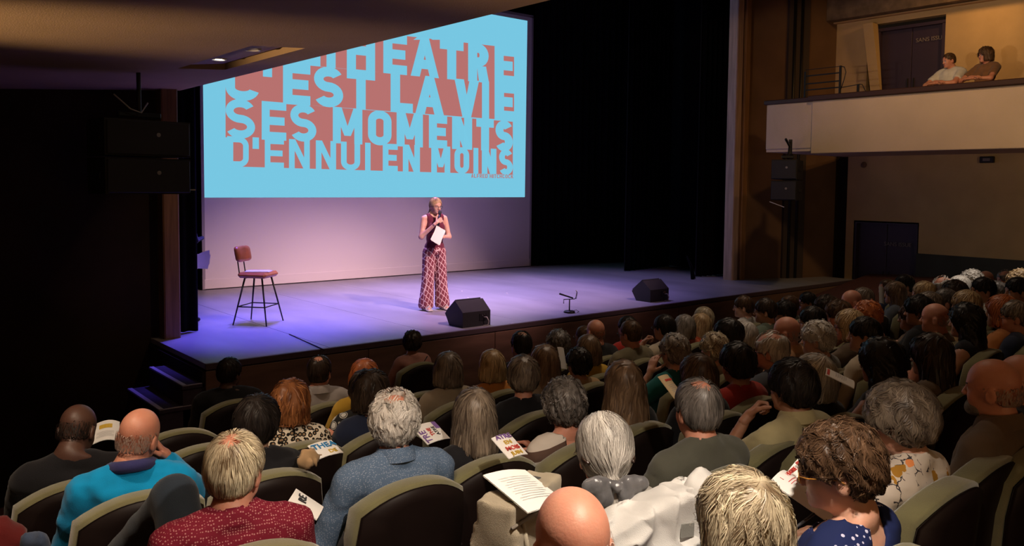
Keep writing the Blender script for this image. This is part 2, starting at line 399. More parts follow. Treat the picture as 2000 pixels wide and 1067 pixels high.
# upper hall shell
b = MB(); b.box((3.5, 3, 4.9), (.2, 14.5, 3.6)); 
V = [(3.38, -4.6, 3.2), (3.38, 10.2, 3.2), (3.38, 10.2, 6.7), (3.38, -4.6, 6.7)]
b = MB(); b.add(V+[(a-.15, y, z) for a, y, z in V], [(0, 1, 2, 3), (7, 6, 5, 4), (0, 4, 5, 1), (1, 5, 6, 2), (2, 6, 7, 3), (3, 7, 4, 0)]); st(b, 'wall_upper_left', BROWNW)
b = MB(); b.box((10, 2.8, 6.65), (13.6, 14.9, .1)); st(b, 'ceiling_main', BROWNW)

# ================================================================= screen and projected picture
SCY = 14.4
sc = empty('projection_screen', (5.09, SCY, 0), 0, 'large white projection screen hanging at the back of the stage', 'screen')
MB().box((3.76, 0, 2.87), (7.53, .012, 5.70)).build('canvas', CANVAS, sc)
f = MB(); f.box((-.0, .0, 2.87), (.05, .03, 5.72)); f.box((7.53, .0, 2.87), (.05, .03, 5.72)); f.box((3.76, 0, 5.72), (7.58, .03, .06)); f.build('border', mat('screen_border', (.35, .33, .36), .7), sc)
MB().box((3.76, -.012, .10), (7.50, .016, .17), b=.006).build('bottom_hem', CANVAS, sc)
CYAN = mat('picture_cyan', (.185, .57, .76), 1, emit=1.0); CYAN.node_tree.nodes['Principled BSDF'].inputs['Base Color'].default_value = (.0, .0, .0, 1)
RUST = mat('picture_rust', (.47, .165, .155), 1, emit=1.0); RUST.node_tree.nodes['Principled BSDF'].inputs['Base Color'].default_value = (.0, .0, .0, 1)
pic = empty('projected_picture', (5.11, SCY-.01, 1.61), 0, 'projected pale blue picture with a large French quotation in cut-out capitals', 'picture')
def ppt(cx, cy, dy=0):      # crop coordinates -> local point
    p = at(380+cx/2.8074, 20+cy/2.8074, 1, SCY-.012-dy)
    return (p[0]-5.11, -.002-dy, p[2]-1.61)
V = [(0, 0, 0), (7.33, 0, 0), (7.35, 0, 4.0), (0, 0, 4.0)]
MB().add(V, [(0, 1, 2, 3)]).build('picture_field', CYAN, pic)
rows = []   # (glyphs, top line, bottom line)
def ln(a, b): return lambda x: a[1]+(b[1]-a[1])*(x-a[0])/(b[0]-a[0])
t4, b4 = ln((385, 703), (1745, 768)), ln((212, 857), (1745, 902))
t3, b3 = ln((170, 484), (1745, 612)), ln((170, 697), (1745, 774))
t2, b2 = ln((485, 290), (1752, 408)), ln((170, 487), (1752, 605))
t1, b1 = ln((835, 105), (1752, 208)), ln((835, 322), (1752, 410))
def ring(cx, cy, rx, ry, tx, ty, a0, a1, n=14):
    out = []
    for i in range(n):
        q = []
        for a, o in ((i, 1), (i+1, 1), (i+1, 0), (i, 0)):
            an = math.radians(a0+(a1-a0)*a/n); X, Y = (rx, ry) if o else (rx-tx, ry-ty)
            q.append((cx+X*cos(an), cy+Y*sin(an)))
        out.append(q)
    return out
def rc(x0, y0, x1, y1): return [(x0, y0), (x1, y0), (x1, y1), (x0, y1)]
def glyph(c, tx, ty):
    h = .3
    if c == 'E': return [rc(0, 0, tx, 1), rc(tx, 1-ty, 1, 1), rc(tx, .5-ty/2, .93, .5+ty/2), rc(tx, 0, 1, ty)]
    if c == 'F': return [rc(0, 0, tx, 1), rc(tx, 1-ty, 1, 1), rc(tx, .45-ty/2, .9, .45+ty/2)]
    if c == 'L': return [rc(0, 0, tx, 1), rc(tx, 0, 1, ty)]
    if c == 'I': return [rc(0, 0, 1, 1)]
    if c == "'": return [rc(0, .62, 1, 1)]
    if c == 'T': return [rc(0, 1-ty, 1, 1), rc(.5-tx/2, 0, .5+tx/2, 1-ty)]
    if c == 'H': return [rc(0, 0, tx, 1), rc(1-tx, 0, 1, 1), rc(tx, .5-ty/2, 1-tx, .5+ty/2)]
    if c == 'V': return [[(0, 1), (tx, 1), (.5+tx*.45, 0), (.5-tx*.45, 0)], [(1-tx, 1), (1, 1), (.5+tx*.45, 0), (.5-tx*.45, 0)]]
    if c == 'A': return [[(0, 0), (tx, 0), (.5+tx*.45, 1), (.5-tx*.45, 1)], [(1-tx, 0), (1, 0), (.5+tx*.45, 1), (.5-tx*.45, 1)], rc(.2, .2, .8, .2+ty)]
    if c == 'N': return [rc(0, 0, tx, 1), rc(1-tx, 0, 1, 1), [(0, 1), (tx*1.1, 1), (1, 0), (1-tx*1.1, 0)]]
    if c == 'M': return [rc(0, 0, tx, 1), rc(1-tx, 0, 1, 1), [(0, 1), (tx*1.1, 1), (.5+tx*.4, .22), (.5-tx*.4, .22)], [(1-tx*1.1, 1), (1, 1), (.5+tx*.4, .22), (.5-tx*.4, .22)]]
    if c == 'O': return ring(.5, 1-h, .5, h, tx, ty, 0, 180)+ring(.5, h, .5, h, tx, ty, 180, 360)+[rc(0, h, tx, 1-h), rc(1-tx, h, 1, 1-h)]
    if c == 'U': return ring(.5, h, .5, h, tx, ty, 180, 360)+[rc(0, h, tx, 1), rc(1-tx, h, 1, 1)]
    if c == 'C': return ring(.5, 1-h, .5, h, tx, ty, 15, 180)+ring(.5, h, .5, h, tx, ty, 180, 345)+[rc(0, h, tx, 1-h)]
    if c == 'D': return [rc(0, 0, tx, 1), rc(tx, 1-ty, .55, 1), rc(tx, 0, .55, ty), rc(1-tx, h, 1, 1-h)]+ring(.55, 1-h, .45, h, tx, ty, 0, 90, 8)+ring(.55, h, .45, h, tx, ty, 270, 360, 8)
    if c == 'R': return [rc(0, 0, tx, 1), rc(tx, 1-ty, .5, 1), rc(tx, .40, .5, .40+ty), [(.42, .42), (.42+tx, .42), (1, 0), (1-tx*1.1, 0)]]+ring(.5, .70, .48, .30, tx, ty, -90, 90, 12)
    if c == 'K': return [rc(0, 0, tx, 1), [(tx, .35), (tx, .6), (1-tx, 1), (1, 1)], [(.35, .5), (.35+tx, .6), (1, 0), (1-tx, 0)]]
    if c == 'S':
        ry = .25+ty/4
        return ring(.5, 1-ry, .5, ry, tx, ty, 28, 270, 18)+ring(.5, ry, .5, ry, tx, ty, 90, -152, 18)
    return []
def row(name, text, T, Bm, stroke, exts, x0, x1, steps=40):
    bgm = MB(); top = []; bot = []
    for i in range(steps+1):
        x = x0+(x1-x0)*i/steps; top.append(ppt(x, T(x), .004)); bot.append(ppt(x, Bm(x), .004))
    n = steps+1
    bgm.add(top+bot, [(i, i+1, n+i+1, n+i) for i in range(steps)]).build('backing_band', RUST, pic)
    for k, (c, (a, b_)) in enumerate(zip(text, exts)):
        g = MB(); hh = Bm(a)-T(a)
        if stroke > 6: over = 3
        else: over = 0
        for poly in glyph(c, min(1, stroke/(b_-a)), stroke/hh):
            g.add([ppt(a+u*(b_-a), Bm(a+u*(b_-a))+over+(T(a+u*(b_-a))-Bm(a+u*(b_-a))-2*over)*v, .008+.0006*(k % 2)) for u, v in poly], [tuple(range(len(poly)))])
        g.build('letter', CYAN if stroke > 6 else RUST, pic)
row('r1', "THEATRE", t1, b1, 50, [(697, 800), (835, 990), (1035, 1165), (1185, 1340), (1345, 1475), (1500, 1615), (1645, 1752)], 690, 1752)
row('r2', "C'ESTLAVIE", t2, b2, 52, [(170, 355), (375, 425), (485, 635), (655, 815), (835, 990), (1075, 1197), (1210, 1368), (1425, 1560), (1576, 1615), (1645, 1752)], 170, 1752)
row('r3', "SESMOMENTS", t3, b3, 44, [(170, 332), (368, 503), (525, 668), (758, 920), (951, 1080), (1108, 1252), (1285, 1385), (1412, 1522), (1545, 1641), (1650, 1745)], 170, 1745)
row('r4', "D'ENNUIENMOINS", t4, b4, 31, [(178, 297), (318, 353), (385, 490), (518, 632), (665, 776), (803, 908), (935, 965), (1032, 1114), (1142, 1236), (1298, 1402), (1425, 1506), (1529, 1556), (1575, 1655), (1670, 1745)], 212, 1745)
# circumflex notch and small signature
g = MB(); g.add([ppt(x, y, .008) for x, y in ((1200, 162), (1250, 128), (1290, 128), (1340, 162), (1305, 162), (1270, 140), (1240, 162))], [(0, 1, 5, 6), (1, 2, 5), (2, 3, 4, 5)]).build('letter', CYAN, pic)
names = "ALFRED HITCHCOCK"; xx = 1517; T5, B5 = ln((1517, 897), (1745, 902)), ln((1517, 919), (1745, 923))
g = MB()
for c in names:
    wd = 5 if c == 'I' else 12.5
    if c != ' ':
        for poly in glyph(c, min(1, 3.6/wd), 3.4/22):
            g.add([ppt(xx+u*wd, B5(xx)+(T5(xx)-B5(xx))*v, .009) for u, v in poly], [tuple(range(len(poly)))])
    xx += wd+(3 if c != ' ' else -4)
g.build('signature', RUST, pic)

# ================================================================= figures: signed-distance modelling
def nets(f, lo, h):
    nx, ny, nz = f.shape
    lo = np.array(lo, float); dims = (nx-1, ny-1, nz-1)
    cid = []; pos = []; quads = []
    strd = (dims[1]*dims[2], dims[2], 1)
    ins = f < 0
    for a in range(3):
        b, c = [(1, 2), (2, 0), (0, 1)][a]
        s0 = [slice(None)]*3; s1 = [slice(None)]*3
        s0[a] = slice(0, -1); s1[a] = slice(1, None)
        I = np.argwhere(ins[tuple(s0)] != ins[tuple(s1)])
        J = I.copy(); J[:, a] += 1
        f0 = f[I[:, 0], I[:, 1], I[:, 2]]; f1 = f[J[:, 0], J[:, 1], J[:, 2]]
        t = f0/(f0-f1); p = I.astype(float); p[:, a] += t
        ok = (I[:, b] > 0) & (I[:, c] > 0) & (I[:, b] < dims[b]) & (I[:, c] < dims[c])
        I = I[ok]; p = p[ok]; f0 = f0[ok]
        base = I[:, 0]*strd[0]+I[:, 1]*strd[1]+I[:, 2]
        q = np.stack([base, base-strd[b], base-strd[b]-strd[c], base-strd[c]], 1)
        for k in range(4): cid.append(q[:, k]); pos.append(p)
        q[f0 > 0] = q[f0 > 0][:, ::-1]
        quads.append(q[:, ::-1] if False else q)
    cid = np.concatenate(cid); pos = np.concatenate(pos); quads = np.concatenate(quads)
    u, inv = np.unique(cid, return_inverse=True)
    cnt = np.bincount(inv); V = np.stack([np.bincount(inv, pos[:, k])/cnt for k in range(3)], 1)
    return lo+V*h, np.searchsorted(u, quads)
def smin(a, b, k):
    if k <= 0: return np.minimum(a, b)
    t = np.clip(.5+.5*(b-a)/k, 0, 1); return b+(a-b)*t-k*t*(1-t)
def smax(a, b, k): return -smin(-a, -b, k)
def d_cap(P, a, b, r0, r1):
    a = np.asarray(a, float); ab = np.asarray(b, float)-a
    L = max(1e-9, (ab**2).sum())
    x, y, z = P[0]-a[0], P[1]-a[1], P[2]-a[2]
    t = np.clip((x*ab[0]+y*ab[1]+z*ab[2])/L, 0, 1)
    return np.sqrt((x-ab[0]*t)**2+(y-ab[1]*t)**2+(z-ab[2]*t)**2)-(r0+(r1-r0)*t)
def d_ell(P, c, r):
    x, y, z = (P[0]-c[0])/r[0], (P[1]-c[1])/r[1], (P[2]-c[2])/r[2]
    k = np.sqrt(x*x+y*y+z*z)+1e-9; k2 = np.sqrt((x/r[0])**2+(y/r[1])**2+(z/r[2])**2)+1e-9
    return k*(k-1)/k2
def wob(P, s, seed=0):
    """cheap smooth noise in [-1,1]"""
    rs = np.random.RandomState(seed); o = 0
    for i in range(5):
        d = rs.normal(size=3); d /= np.linalg.norm(d); ph = rs.rand()*6.28; d2 = rs.normal(size=3)
        o = o+np.sin(s*(1+.35*i)*(P[0]*d[0]+P[1]*d[1]+P[2]*d[2])+ph+1.3*np.sin(s*.55*(P[0]*d2[0]+P[1]*d2[1]+P[2]*d2[2])))
    return o/5*1.4
class Vol:
    def __init__(s, lo, hi, h):
        s.lo = np.array(lo, float); s.h = h
        n = [int((hi[i]-lo[i])/h)+2 for i in range(3)]
        s.ax = [lo[i]+np.arange(n[i])*h for i in range(3)]
        s.f = np.full(n, .5, np.float64)
    def reg(s, lo, hi):
        sl = tuple(slice(max(0, int((lo[i]-s.lo[i])/s.h)-1), max(1, int((hi[i]-s.lo[i])/s.h)+3)) for i in range(3))
        P = np.meshgrid(*[s.ax[i][sl[i]] for i in range(3)], indexing='ij', sparse=True)
        return sl, P
    def op(s, fn, lo, hi, k, sub=False, pad=.05):
        sl, P = s.reg(np.array(lo)-pad, np.array(hi)+pad)
        d = fn(P)
        if d.size == 0: return
        s.f[sl] = smax(s.f[sl], -d, k) if sub else smin(s.f[sl], d, k)
    def cap(s, a, b, r0, r1=None, k=.02, sub=False):
        r1 = r0 if r1 is None else r1; m = max(r0, r1)
        lo = np.minimum(a, b)-m; hi = np.maximum(a, b)+m
        s.op(lambda P: d_cap(P, a, b, r0, r1), lo, hi, k, sub)
    def ell(s, c, r, k=.02, sub=False):
        c = np.array(c, float); r = np.array(r, float)
        s.op(lambda P: d_ell(P, c, r), c-r, c+r, k, sub)
    def mesh(s): return nets(s.f, s.lo, s.h)

# ---- head template (origin at the base of the neck, face towards +Y)
def head_tpl(fem, h=.0060):
    v = Vol((-.13, -.13, -.10), (.13, .17, .27), h); w_ = .95 if fem else 1.
    v.ell((0, .018, .152), (.074*w_, .093, .085), 0)
    v.ell((0, .048, .108), (.060*w_, .060, .095), .03)
    v.ell((0, .052, .046), ((.046 if fem else .053), .05, .040), .03)
    v.ell((0, .092, .024), (.020, .016, .016), .02)
    for s_ in (-1, 1):
        v.ell((s_*.036*w_, .078, .082), (.022, .022, .026), .02)
    v.cap((-.034, .098, .130), (.034, .098, .130), .010, .010, .018)
    for s_ in (-1, 1):
        v.ell((s_*.031, .116, .114), (.016, .014, .012), .010, True)
        v.ell((s_*.031, .0945, .113), (.0125, .0125, .0125), .002)
        v.ell((s_*.077*w_, .010, .103), (.010, .021, .033), .006)
        v.ell((s_*.088*w_, .016, .106), (.007, .011, .020), .006, True)
        v.cap((0, -.028, .005), (s_*.13*w_, -.022, -.065), .036, .04, .03)
    v.cap((0, .108, .122), (0, .124, .088), .008, .011, .010)
    for s_ in (-1, 1): v.ell((s_*.011, .117, .084), (.008, .008, .007), .006)
    v.cap((-.014, .104, .0575), (.014, .104, .0575), .007, .007, .006)
    v.cap((-.012, .103, .0475), (.012, .103, .0475), .0075, .0075, .006)
    v.cap((0, -.018, -.06), (0, .004, .08), .052 if fem else .058, .047 if fem else .055, .03)
    V, Q = v.mesh()
    c = V[Q].mean(1); mi = np.zeros(len(Q), int)
    eye = np.minimum(*[np.linalg.norm(c-np.array((s_*.031, .0945, .113)), axis=1) for s_ in (-1, 1)]) < .0142
    eye &= c[:, 1] > .1005
    mi[eye] = 1
    iris = np.minimum(*[np.hypot(c[:, 0]-s_*.031, c[:, 2]-.113) for s_ in (-1, 1)]) < .0058
    mi[eye & iris] = 2
    mi[(np.abs(c[:, 0]) < .024) & (c[:, 2] < .0625) & (c[:, 2] > .042) & (c[:, 1] > .107)] = 3
    br = (np.abs(np.abs(c[:, 0])-.033) < .016) & (np.abs(c[:, 2]-.1335) < .0038) & (c[:, 1] > .09)
    mi[br] = 2
    return V, Q, mi
HEADT = {f: head_tpl(f) for f in (False, True)}

def hand_tpl(curl, spread=.0, h=.0046):
    """palm along +Y from wrist at origin, palm facing -Z, thumb on +X side"""
    v = Vol((-.07, -.05, -.11), (.09, .21, .05), h)
    v.cap((0, -.03, 0), (0, .02, 0), .024, .025, .02)
    for i, x in enumerate((-.030, -.010, .010, .029)): v.cap((x*.6, .02, 0), (x, .085, 0), .014, .011, .012)
    for i, (x, L) in enumerate(((-.031, .062), (-.0105, .078), (.0105, .084), (.030, .076))):
        p = np.array((x, .088, 0.)); an = 0; r = .0092
        for j, q in enumerate((.46, .31, .23)):
            an += curl*(1., 1.15, .8)[j]*(1-.06*i)
            n = p+L*q*np.array((x*spread*3, cos(an), -sin(an))); v.cap(p, n, r, r*.9, .004); p = n; r *= .9
    p = np.array((.024, .018, -.006))
    for j, (d, L) in enumerate((((.72, .62, -.3), .042), ((.45, .85, -.35-.3*curl), .034), ((.2, .9, -.4-.4*curl), .026))):
        d = np.array(d); n = p+d/np.linalg.norm(d)*L; v.cap(p, n, .0125-.002*j, .0115-.002*j, .008); p = n
    return v.mesh()
HANDT = {'relaxed': hand_tpl(.35), 'hold': hand_tpl(.85), 'fist': hand_tpl(1.25), 'flat': hand_tpl(.12)}
def frame(y, z):
    y = np.array(y, float); y /= np.linalg.norm(y); z = np.array(z, float); z = z-y*z.dot(y); z /= np.linalg.norm(z)
    return np.stack([np.cross(y, z), y, z], 1)

# ---- poses: elbow, wrist, hand direction, back-of-hand normal for each side (side sign multiplies x)
def side(s_, e, w_, d, n, hk): return dict(s=s_, e=np.array(e)*(s_, 1, 1), w=np.array(w_)*(s_, 1, 1), d=np.array(d)*(s_, 1, 1), n=np.array(n)*(s_, 1, 1), hk=hk)
LAP = ((.25, .05, .70), (.10, .28, .645), (-.45, .9, -.15), (.1, .2, 1), 'relaxed')
CHEEK = ((.31, .10, .80), (.155, .06, 1.02), (-.5, .1, .85), (1, .1, .5), 'relaxed')
CHIN = ((.20, .24, .76), (.085, .165, 1.00), (-.75, -.2, .65), (.5, .8, .2), 'fist')
BOOK = ((.23, .12, .72), (.13, .36, .80), (-.35, .8, .45), (.5, -.4, .8), 'hold')
REST = ((.29, .02, .70), (.29, .28, .665), (0, 1, -.05), (0, .1, 1), 'relaxed')
POSES = {'lap': (LAP, LAP), 'cheekR': (LAP, CHEEK), 'cheekL': (CHEEK, LAP), 'chinL': (CHIN, LAP), 'book': (BOOK, BOOK), 'rest': (REST, LAP), 'restR': (LAP, REST), 'chinR': (LAP, CHIN)}
LEGS = {'tucked': (((.09, 0, .52), (.12, .17, .46), (.12, .15, .09)), ((.09, 0, .52), (.12, .17, .46), (.12, .15, .09))), 'kneeup': (((.09, 0, .56), (.13, .34, .98), (.34, .72, .60)), ((.09, 0, .52), (.12, .46, .50), (.13, .40, .09))), 'sit': (((.09, 0, .52), (.12, .47, .50), (.12, .50, .09)), ((.09, 0, .52), (.12, .46, .50), (.13, .40, .09))),
        'crossed': (((.09, 0, .52), (.10, .46, .50), (.12, .50, .09)), ((.09, 0, .54), (.10, .47, .66), (-.24, .62, .42)))}
def prims(fem, pose='lap', legs='sit', bulk=1., hunch=0.):
    w_ = (.90 if fem else 1.)*bulk; L = []
    hy = .05*hunch
    A = lambda tagn, *a: L.append((tagn, *a))
    A('torso', 'e', (0, 0, .53), (.17*bulk, .13, .12)); A('torso', 'e', (0, .0+.012*bulk, .68), (.150*w_, .118*bulk, .15))
    A('torso', 'e', (0, -.025+hy, .86), (.172*w_, .115, .165))
    A('torso', 'c', (-.10*w_, -.06+hy, .955), (.10*w_, -.06+hy, .955), .072, .072)
    if fem:
        for s_ in (-1, 1): A('torso', 'e', (s_*.075, .065+hy, .845), (.06, .055, .06))
    for s_, leg, arm in ((-1, 0, 0), (1, 1, 1)):
        e, wr, d, n, hk = POSES[pose][arm]
        sh = (s_*.183*w_, -.05+hy, .962)
        A('torso', 'c', (0, -.06+hy, 1.03), (s_*.15*w_, -.05+hy, .985), .040, .050)
        e = (s_*e[0], e[1]+hy, e[2]); wr = (s_*wr[0], wr[1]+hy, wr[2])
        A('arm', 'c', sh, e, .057*(.9 if fem else 1), .043*(.9 if fem else 1)); A('fore', 'c', e, wr, .041*(.9 if fem else 1), .026)
        a, b_, c = LEGS[legs][leg]
        a, b_, c = [(s_*q[0], q[1], q[2]) for q in (a, b_, c)]
        A('thigh', 'c', a, b_, .088, .062); A('shin', 'c', b_, c, .056, .038)
        fd = np.array((0, .15, -.03)) if legs == 'sit' or leg == 0 else np.array((-.10, .10, -.02))
        A('foot', 'c', np.array(c)+(0, 0, -.03), np.array(c)+fd+(0, 0, -.03), .042, .035)
    return L
def vol_of(L, tags, off, h, k=.03, lo=(-.48, -.32, -.02), hi=(.48, .85, 1.12)):
    v = Vol(lo, hi, h)
    for p in L:
        if p[0] not in tags: continue
        if p[1] == 'e': v.ell(p[2], np.array(p[3])+off, k)
        else: v.cap(p[2], p[3], p[4]+off, p[5]+off, k)
    return v
def rotz(V, a, piv):
    c, s_ = cos(a), sin(a); q = V-piv; o = q.copy(); o[:, 0] = c*q[:, 0]-s_*q[:, 1]; o[:, 1] = s_*q[:, 0]+c*q[:, 1]; return o+piv
def head_xf(V, yaw, pitch, roll, base, wz=None):
    """turn head about the neck: full above the jaw, fading to none at the collar"""
    V = np.asarray(V, float); t = np.clip((V[:, 2]+.045)/.085, 0, 1) if wz is None else np.full(len(V), wz)
    t = t*t*(3-2*t); out = V.copy()
    piv = np.array((0, 0, .02)); q = V-piv
    for ax, ang in ((1, roll), (0, pitch), (2, yaw)):
        a = ang*t; c, s_ = np.cos(a), np.sin(a); i, j = [(1, 2), (2, 0), (0, 1)][ax]
        qi, qj = q[:, i].copy(), q[:, j].copy(); q[:, i] = c*qi-s_*qj; q[:, j] = s_*qi+c*qj
    return q+piv+np.array(base)
NECK = lambda hunch=0.: np.array((0, -.055+.05*hunch+.012, 1.05))
BODYC = {}
def merge(parts):
    V = []; Q = []; MI = []; n = 0
    for v, q, mi in parts:
        V.append(v); Q.append(q+n); MI.append(np.full(len(q), mi) if np.isscalar(mi) else mi); n += len(v)
    return np.concatenate(V), np.concatenate(Q), np.concatenate(MI)
def add_hands(parts, L2, mi=0):
    for s_, e, wr, d, n, hk in L2:
        V, Q = HANDT[hk]; V = V.copy(); Fm = frame(d, n)
        if np.dot(np.cross(d, n), (s_, 0, 0)) > 0: pass
        if s_ > 0: V[:, 0] *= -1; Q = Q[:, ::-1]
        parts.append((V@Fm.T+np.array(wr)+np.array(d)/np.linalg.norm(d)*.012, Q, mi))
def body_mesh(fem, pose, legs, yaw, pitch=0., roll=0., bulk=1., hunch=0., h=.013):
    key = (fem, pose, legs, round(yaw, 2), round(pitch, 2), round(roll, 2), bulk, hunch, h)
    if key in BODYC: return BODYC[key]
    L = prims(fem, pose, legs, bulk, hunch)
    kb = (fem, pose, legs, bulk, hunch, h)
    if kb not in BODYC: BODYC[kb] = vol_of(L, ('torso', 'arm', 'fore', 'thigh', 'shin', 'foot'), 0, h).mesh()
    V, Q = BODYC[kb]
    mi = np.where(V[Q][:, :, 2].mean(1) < .11, 4, 0)
    parts = [(V, Q, mi)]
    HV, HQ, HM = HEADT[fem]
    parts.append((head_xf(HV, yaw, pitch, roll, NECK(hunch)), HQ, HM))
    hs = []
    for s_, arm in ((-1, 0), (1, 1)):
        e, wr, d, n, hk = POSES[pose][arm]
        hs.append((s_, None, (s_*wr[0], wr[1]+.05*hunch, wr[2]), (s_*d[0], d[1], d[2]), (s_*n[0], n[1], n[2]), hk))
    add_hands(parts, hs)
    V, Q, MI = merge(parts)
    me = mesh_np('body', V, Q, True, MI); BODYC[key] = me
    return me
def shirt_mesh(fem, pose, legs, sleeve, collar, bulk, hunch, h=.013, wr=1., seed=0):
    key = ('shirt', fem, pose, sleeve, collar, bulk, hunch, h, wr, seed)
    if key in BODYC: return BODYC[key]
    L = []
    for p in prims(fem, pose, legs, bulk, hunch):
        if p[0] == 'torso': L.append(p)
        elif p[0] == 'arm' and sleeve != 'none':
            if sleeve == 'short':
                a, b_ = np.array(p[2]), np.array(p[3]); L.append(('torso', 'c', a, a+(b_-a)*.62, p[4]+.006, p[5]+.012))
            else: L.append(p)
        elif p[0] == 'fore' and sleeve == 'long': L.append(p)
    nb = NECK(hunch)
    for s_ in (-1, 1): L.append(('torso', 'c', nb+(0, -.022, -.005), nb+(s_*.13, -.022, -.062), .042, .046))
    v = vol_of(L, ('torso', 'arm', 'fore'), .011, h, .025)
    P = np.meshgrid(*v.ax, indexing='ij', sparse=True)
    v.f = v.f+wr*(.0045*wob(P, 26, seed)+.0025*wob((P[0], P[1]*1.0, P[2]*2.2), 46, seed+1))
    nb = NECK(hunch)
    v.cap(nb+(0, 0, -.06 if collar == 'wide' else .022), nb+(0, .02, .2), .092 if collar == 'wide' else .060, .10, .008, True)
    if sleeve == 'short':
        for p in prims(fem, pose, legs, bulk, hunch):
            if p[0] == 'arm':
                a, b_ = np.array(p[2]), np.array(p[3]); u = (b_-a)/np.linalg.norm(b_-a); c = a+(b_-a)*.66
                sl, PP = v.reg(np.minimum(c, b_)-.12, np.maximum(c, b_)+.12)
                d = (PP[0]-c[0])*u[0]+(PP[1]-c[1])*u[1]+(PP[2]-c[2])*u[2]
                near = d_cap(PP, c-u*.02, b_, .085, .085)
                v.f[sl] = np.where(near < 0, np.maximum(v.f[sl], d), v.f[sl])
    V, Q = v.mesh(); me = mesh_np('shirt', V, Q, True); BODYC[key] = me
    return me
def collar_mesh(fem, hunch):
    key = ('collar', fem, hunch)
    if key not in BODYC:
        nb = NECK(hunch); m = MB(); r = .060 if fem else .067
        def fn(u, t):
            a = PI/2+.35+u*(2*PI-.7); rr = r+.004+.022*t**.7; z = .045-.055*t+.012*cos(a-PI*1.5)
            return (nb[0]+rr*cos(a), nb[1]-.008+rr*1.0*sin(a), nb[2]+z-.014)
        m.grid(fn, 28, 5)
        def fn2(u, t):
            a = PI/2+.35+u*(2*PI-.7); rr = r+.003; z = .045-.065*t+.012*cos(a-PI*1.5)
            return (nb[0]+rr*cos(a), nb[1]-.008+rr*sin(a), nb[2]+z-.0145)
        m.grid(fn2, 28, 4)
        BODYC[key] = m.me('collar', True)
    return BODYC[key]
def trouser_mesh(fem, legs, bulk):
    key = ('tr', fem, legs, bulk)
    if key not in BODYC:
        v = vol_of([p for p in prims(fem, 'lap', legs, bulk) if p[0] in ('thigh', 'shin')]+[('thigh', 'e', (0, 0, .53), (.175*bulk, .14, .11))], ('thigh', 'shin'), .014, .016, .03)
        P = np.meshgrid(*v.ax, indexing='ij', sparse=True); v.f = v.f+.004*wob(P, 24, 5)
        V, Q = v.mesh(); BODYC[key] = mesh_np('trousers', V, Q, True)
    return BODYC[key]

# ---- hair
def hair_fn(st_):
    off, bot, wide = st_.get('off', .016), st_.get('bot', .05), st_.get('wide', .0)
    def f(P):
        x, y, z = P
        d = d_ell(P, (0, .012, .155), (.076+off, .092+off, .084+off))
        back = d_ell(P, (0, -.012, .10), (.070+off*.8, .070+off*.8, .085))
        d = smin(d, back, .03)
        if st_.get('len'):
            top = .16; ry = st_.get('ry', .088)
            zz = np.clip((z-bot)/(top-bot), 0, 1)
            rx = .080+off*.7+wide*np.sin(np.clip((1-zz), 0, 1)*2.2)
            yc = -.008-st_.get('sweep', 0.)*(1-zz)
            col = (np.sqrt((x/rx)**2+((y-yc)/ry)**2)-1)*np.minimum(rx, ry)
            col = smax(col, np.maximum(bot-z, z-top), .03)
            d = smin(d, col, .02)
        else:
            # hairline: nape plane slanting up to the temples
            d = d+.012*np.clip((.118-z)/.07, 0, 1)*(off > .004)
            cut = (bot+.02+np.clip((y+.03)/.09, 0, 1)*.062)-z
            d = smax(d, cut, .012)
        # face opening
        face = d_ell(P, (0, .135, st_.get('fz', .065)), (.067+st_.get('open', 0.), .088+st_.get('open', 0.), .098))
        d = smax(d, -face, .012)
        if not st_.get('len') or st_.get('ears'):
            for s_ in (-1, 1): d = smax(d, -d_ell(P, (s_*.085, .014, .098), (.022, .026, .036)), .008)
        if st_.get('bald'):
            b_ = st_['bald']; d = smax(d, -(d_ell(P, b_[0], b_[1])+.013*wob(P, 48, 4)), .006)
        if st_.get('tail'):
            tl = st_['tail']; d = smin(d, d_cap(P, (0, -.088, .045), (0, -.10, .045-tl*.4), .030, .036), .02)
            d = smin(d, d_cap(P, (0, -.10, .045-tl*.4), (0, -.085, .045-tl), .036, .02), .02)
        if st_.get('curl'):
            d = d-st_['curl']*wob(P, st_.get('cs', 95), st_.get('seed', 3))
        elif st_.get('wave'): d = d-st_['wave']*wob((x*1.6, y*1.6, z*.7), 60, st_.get('seed', 3))
        return d
    return f
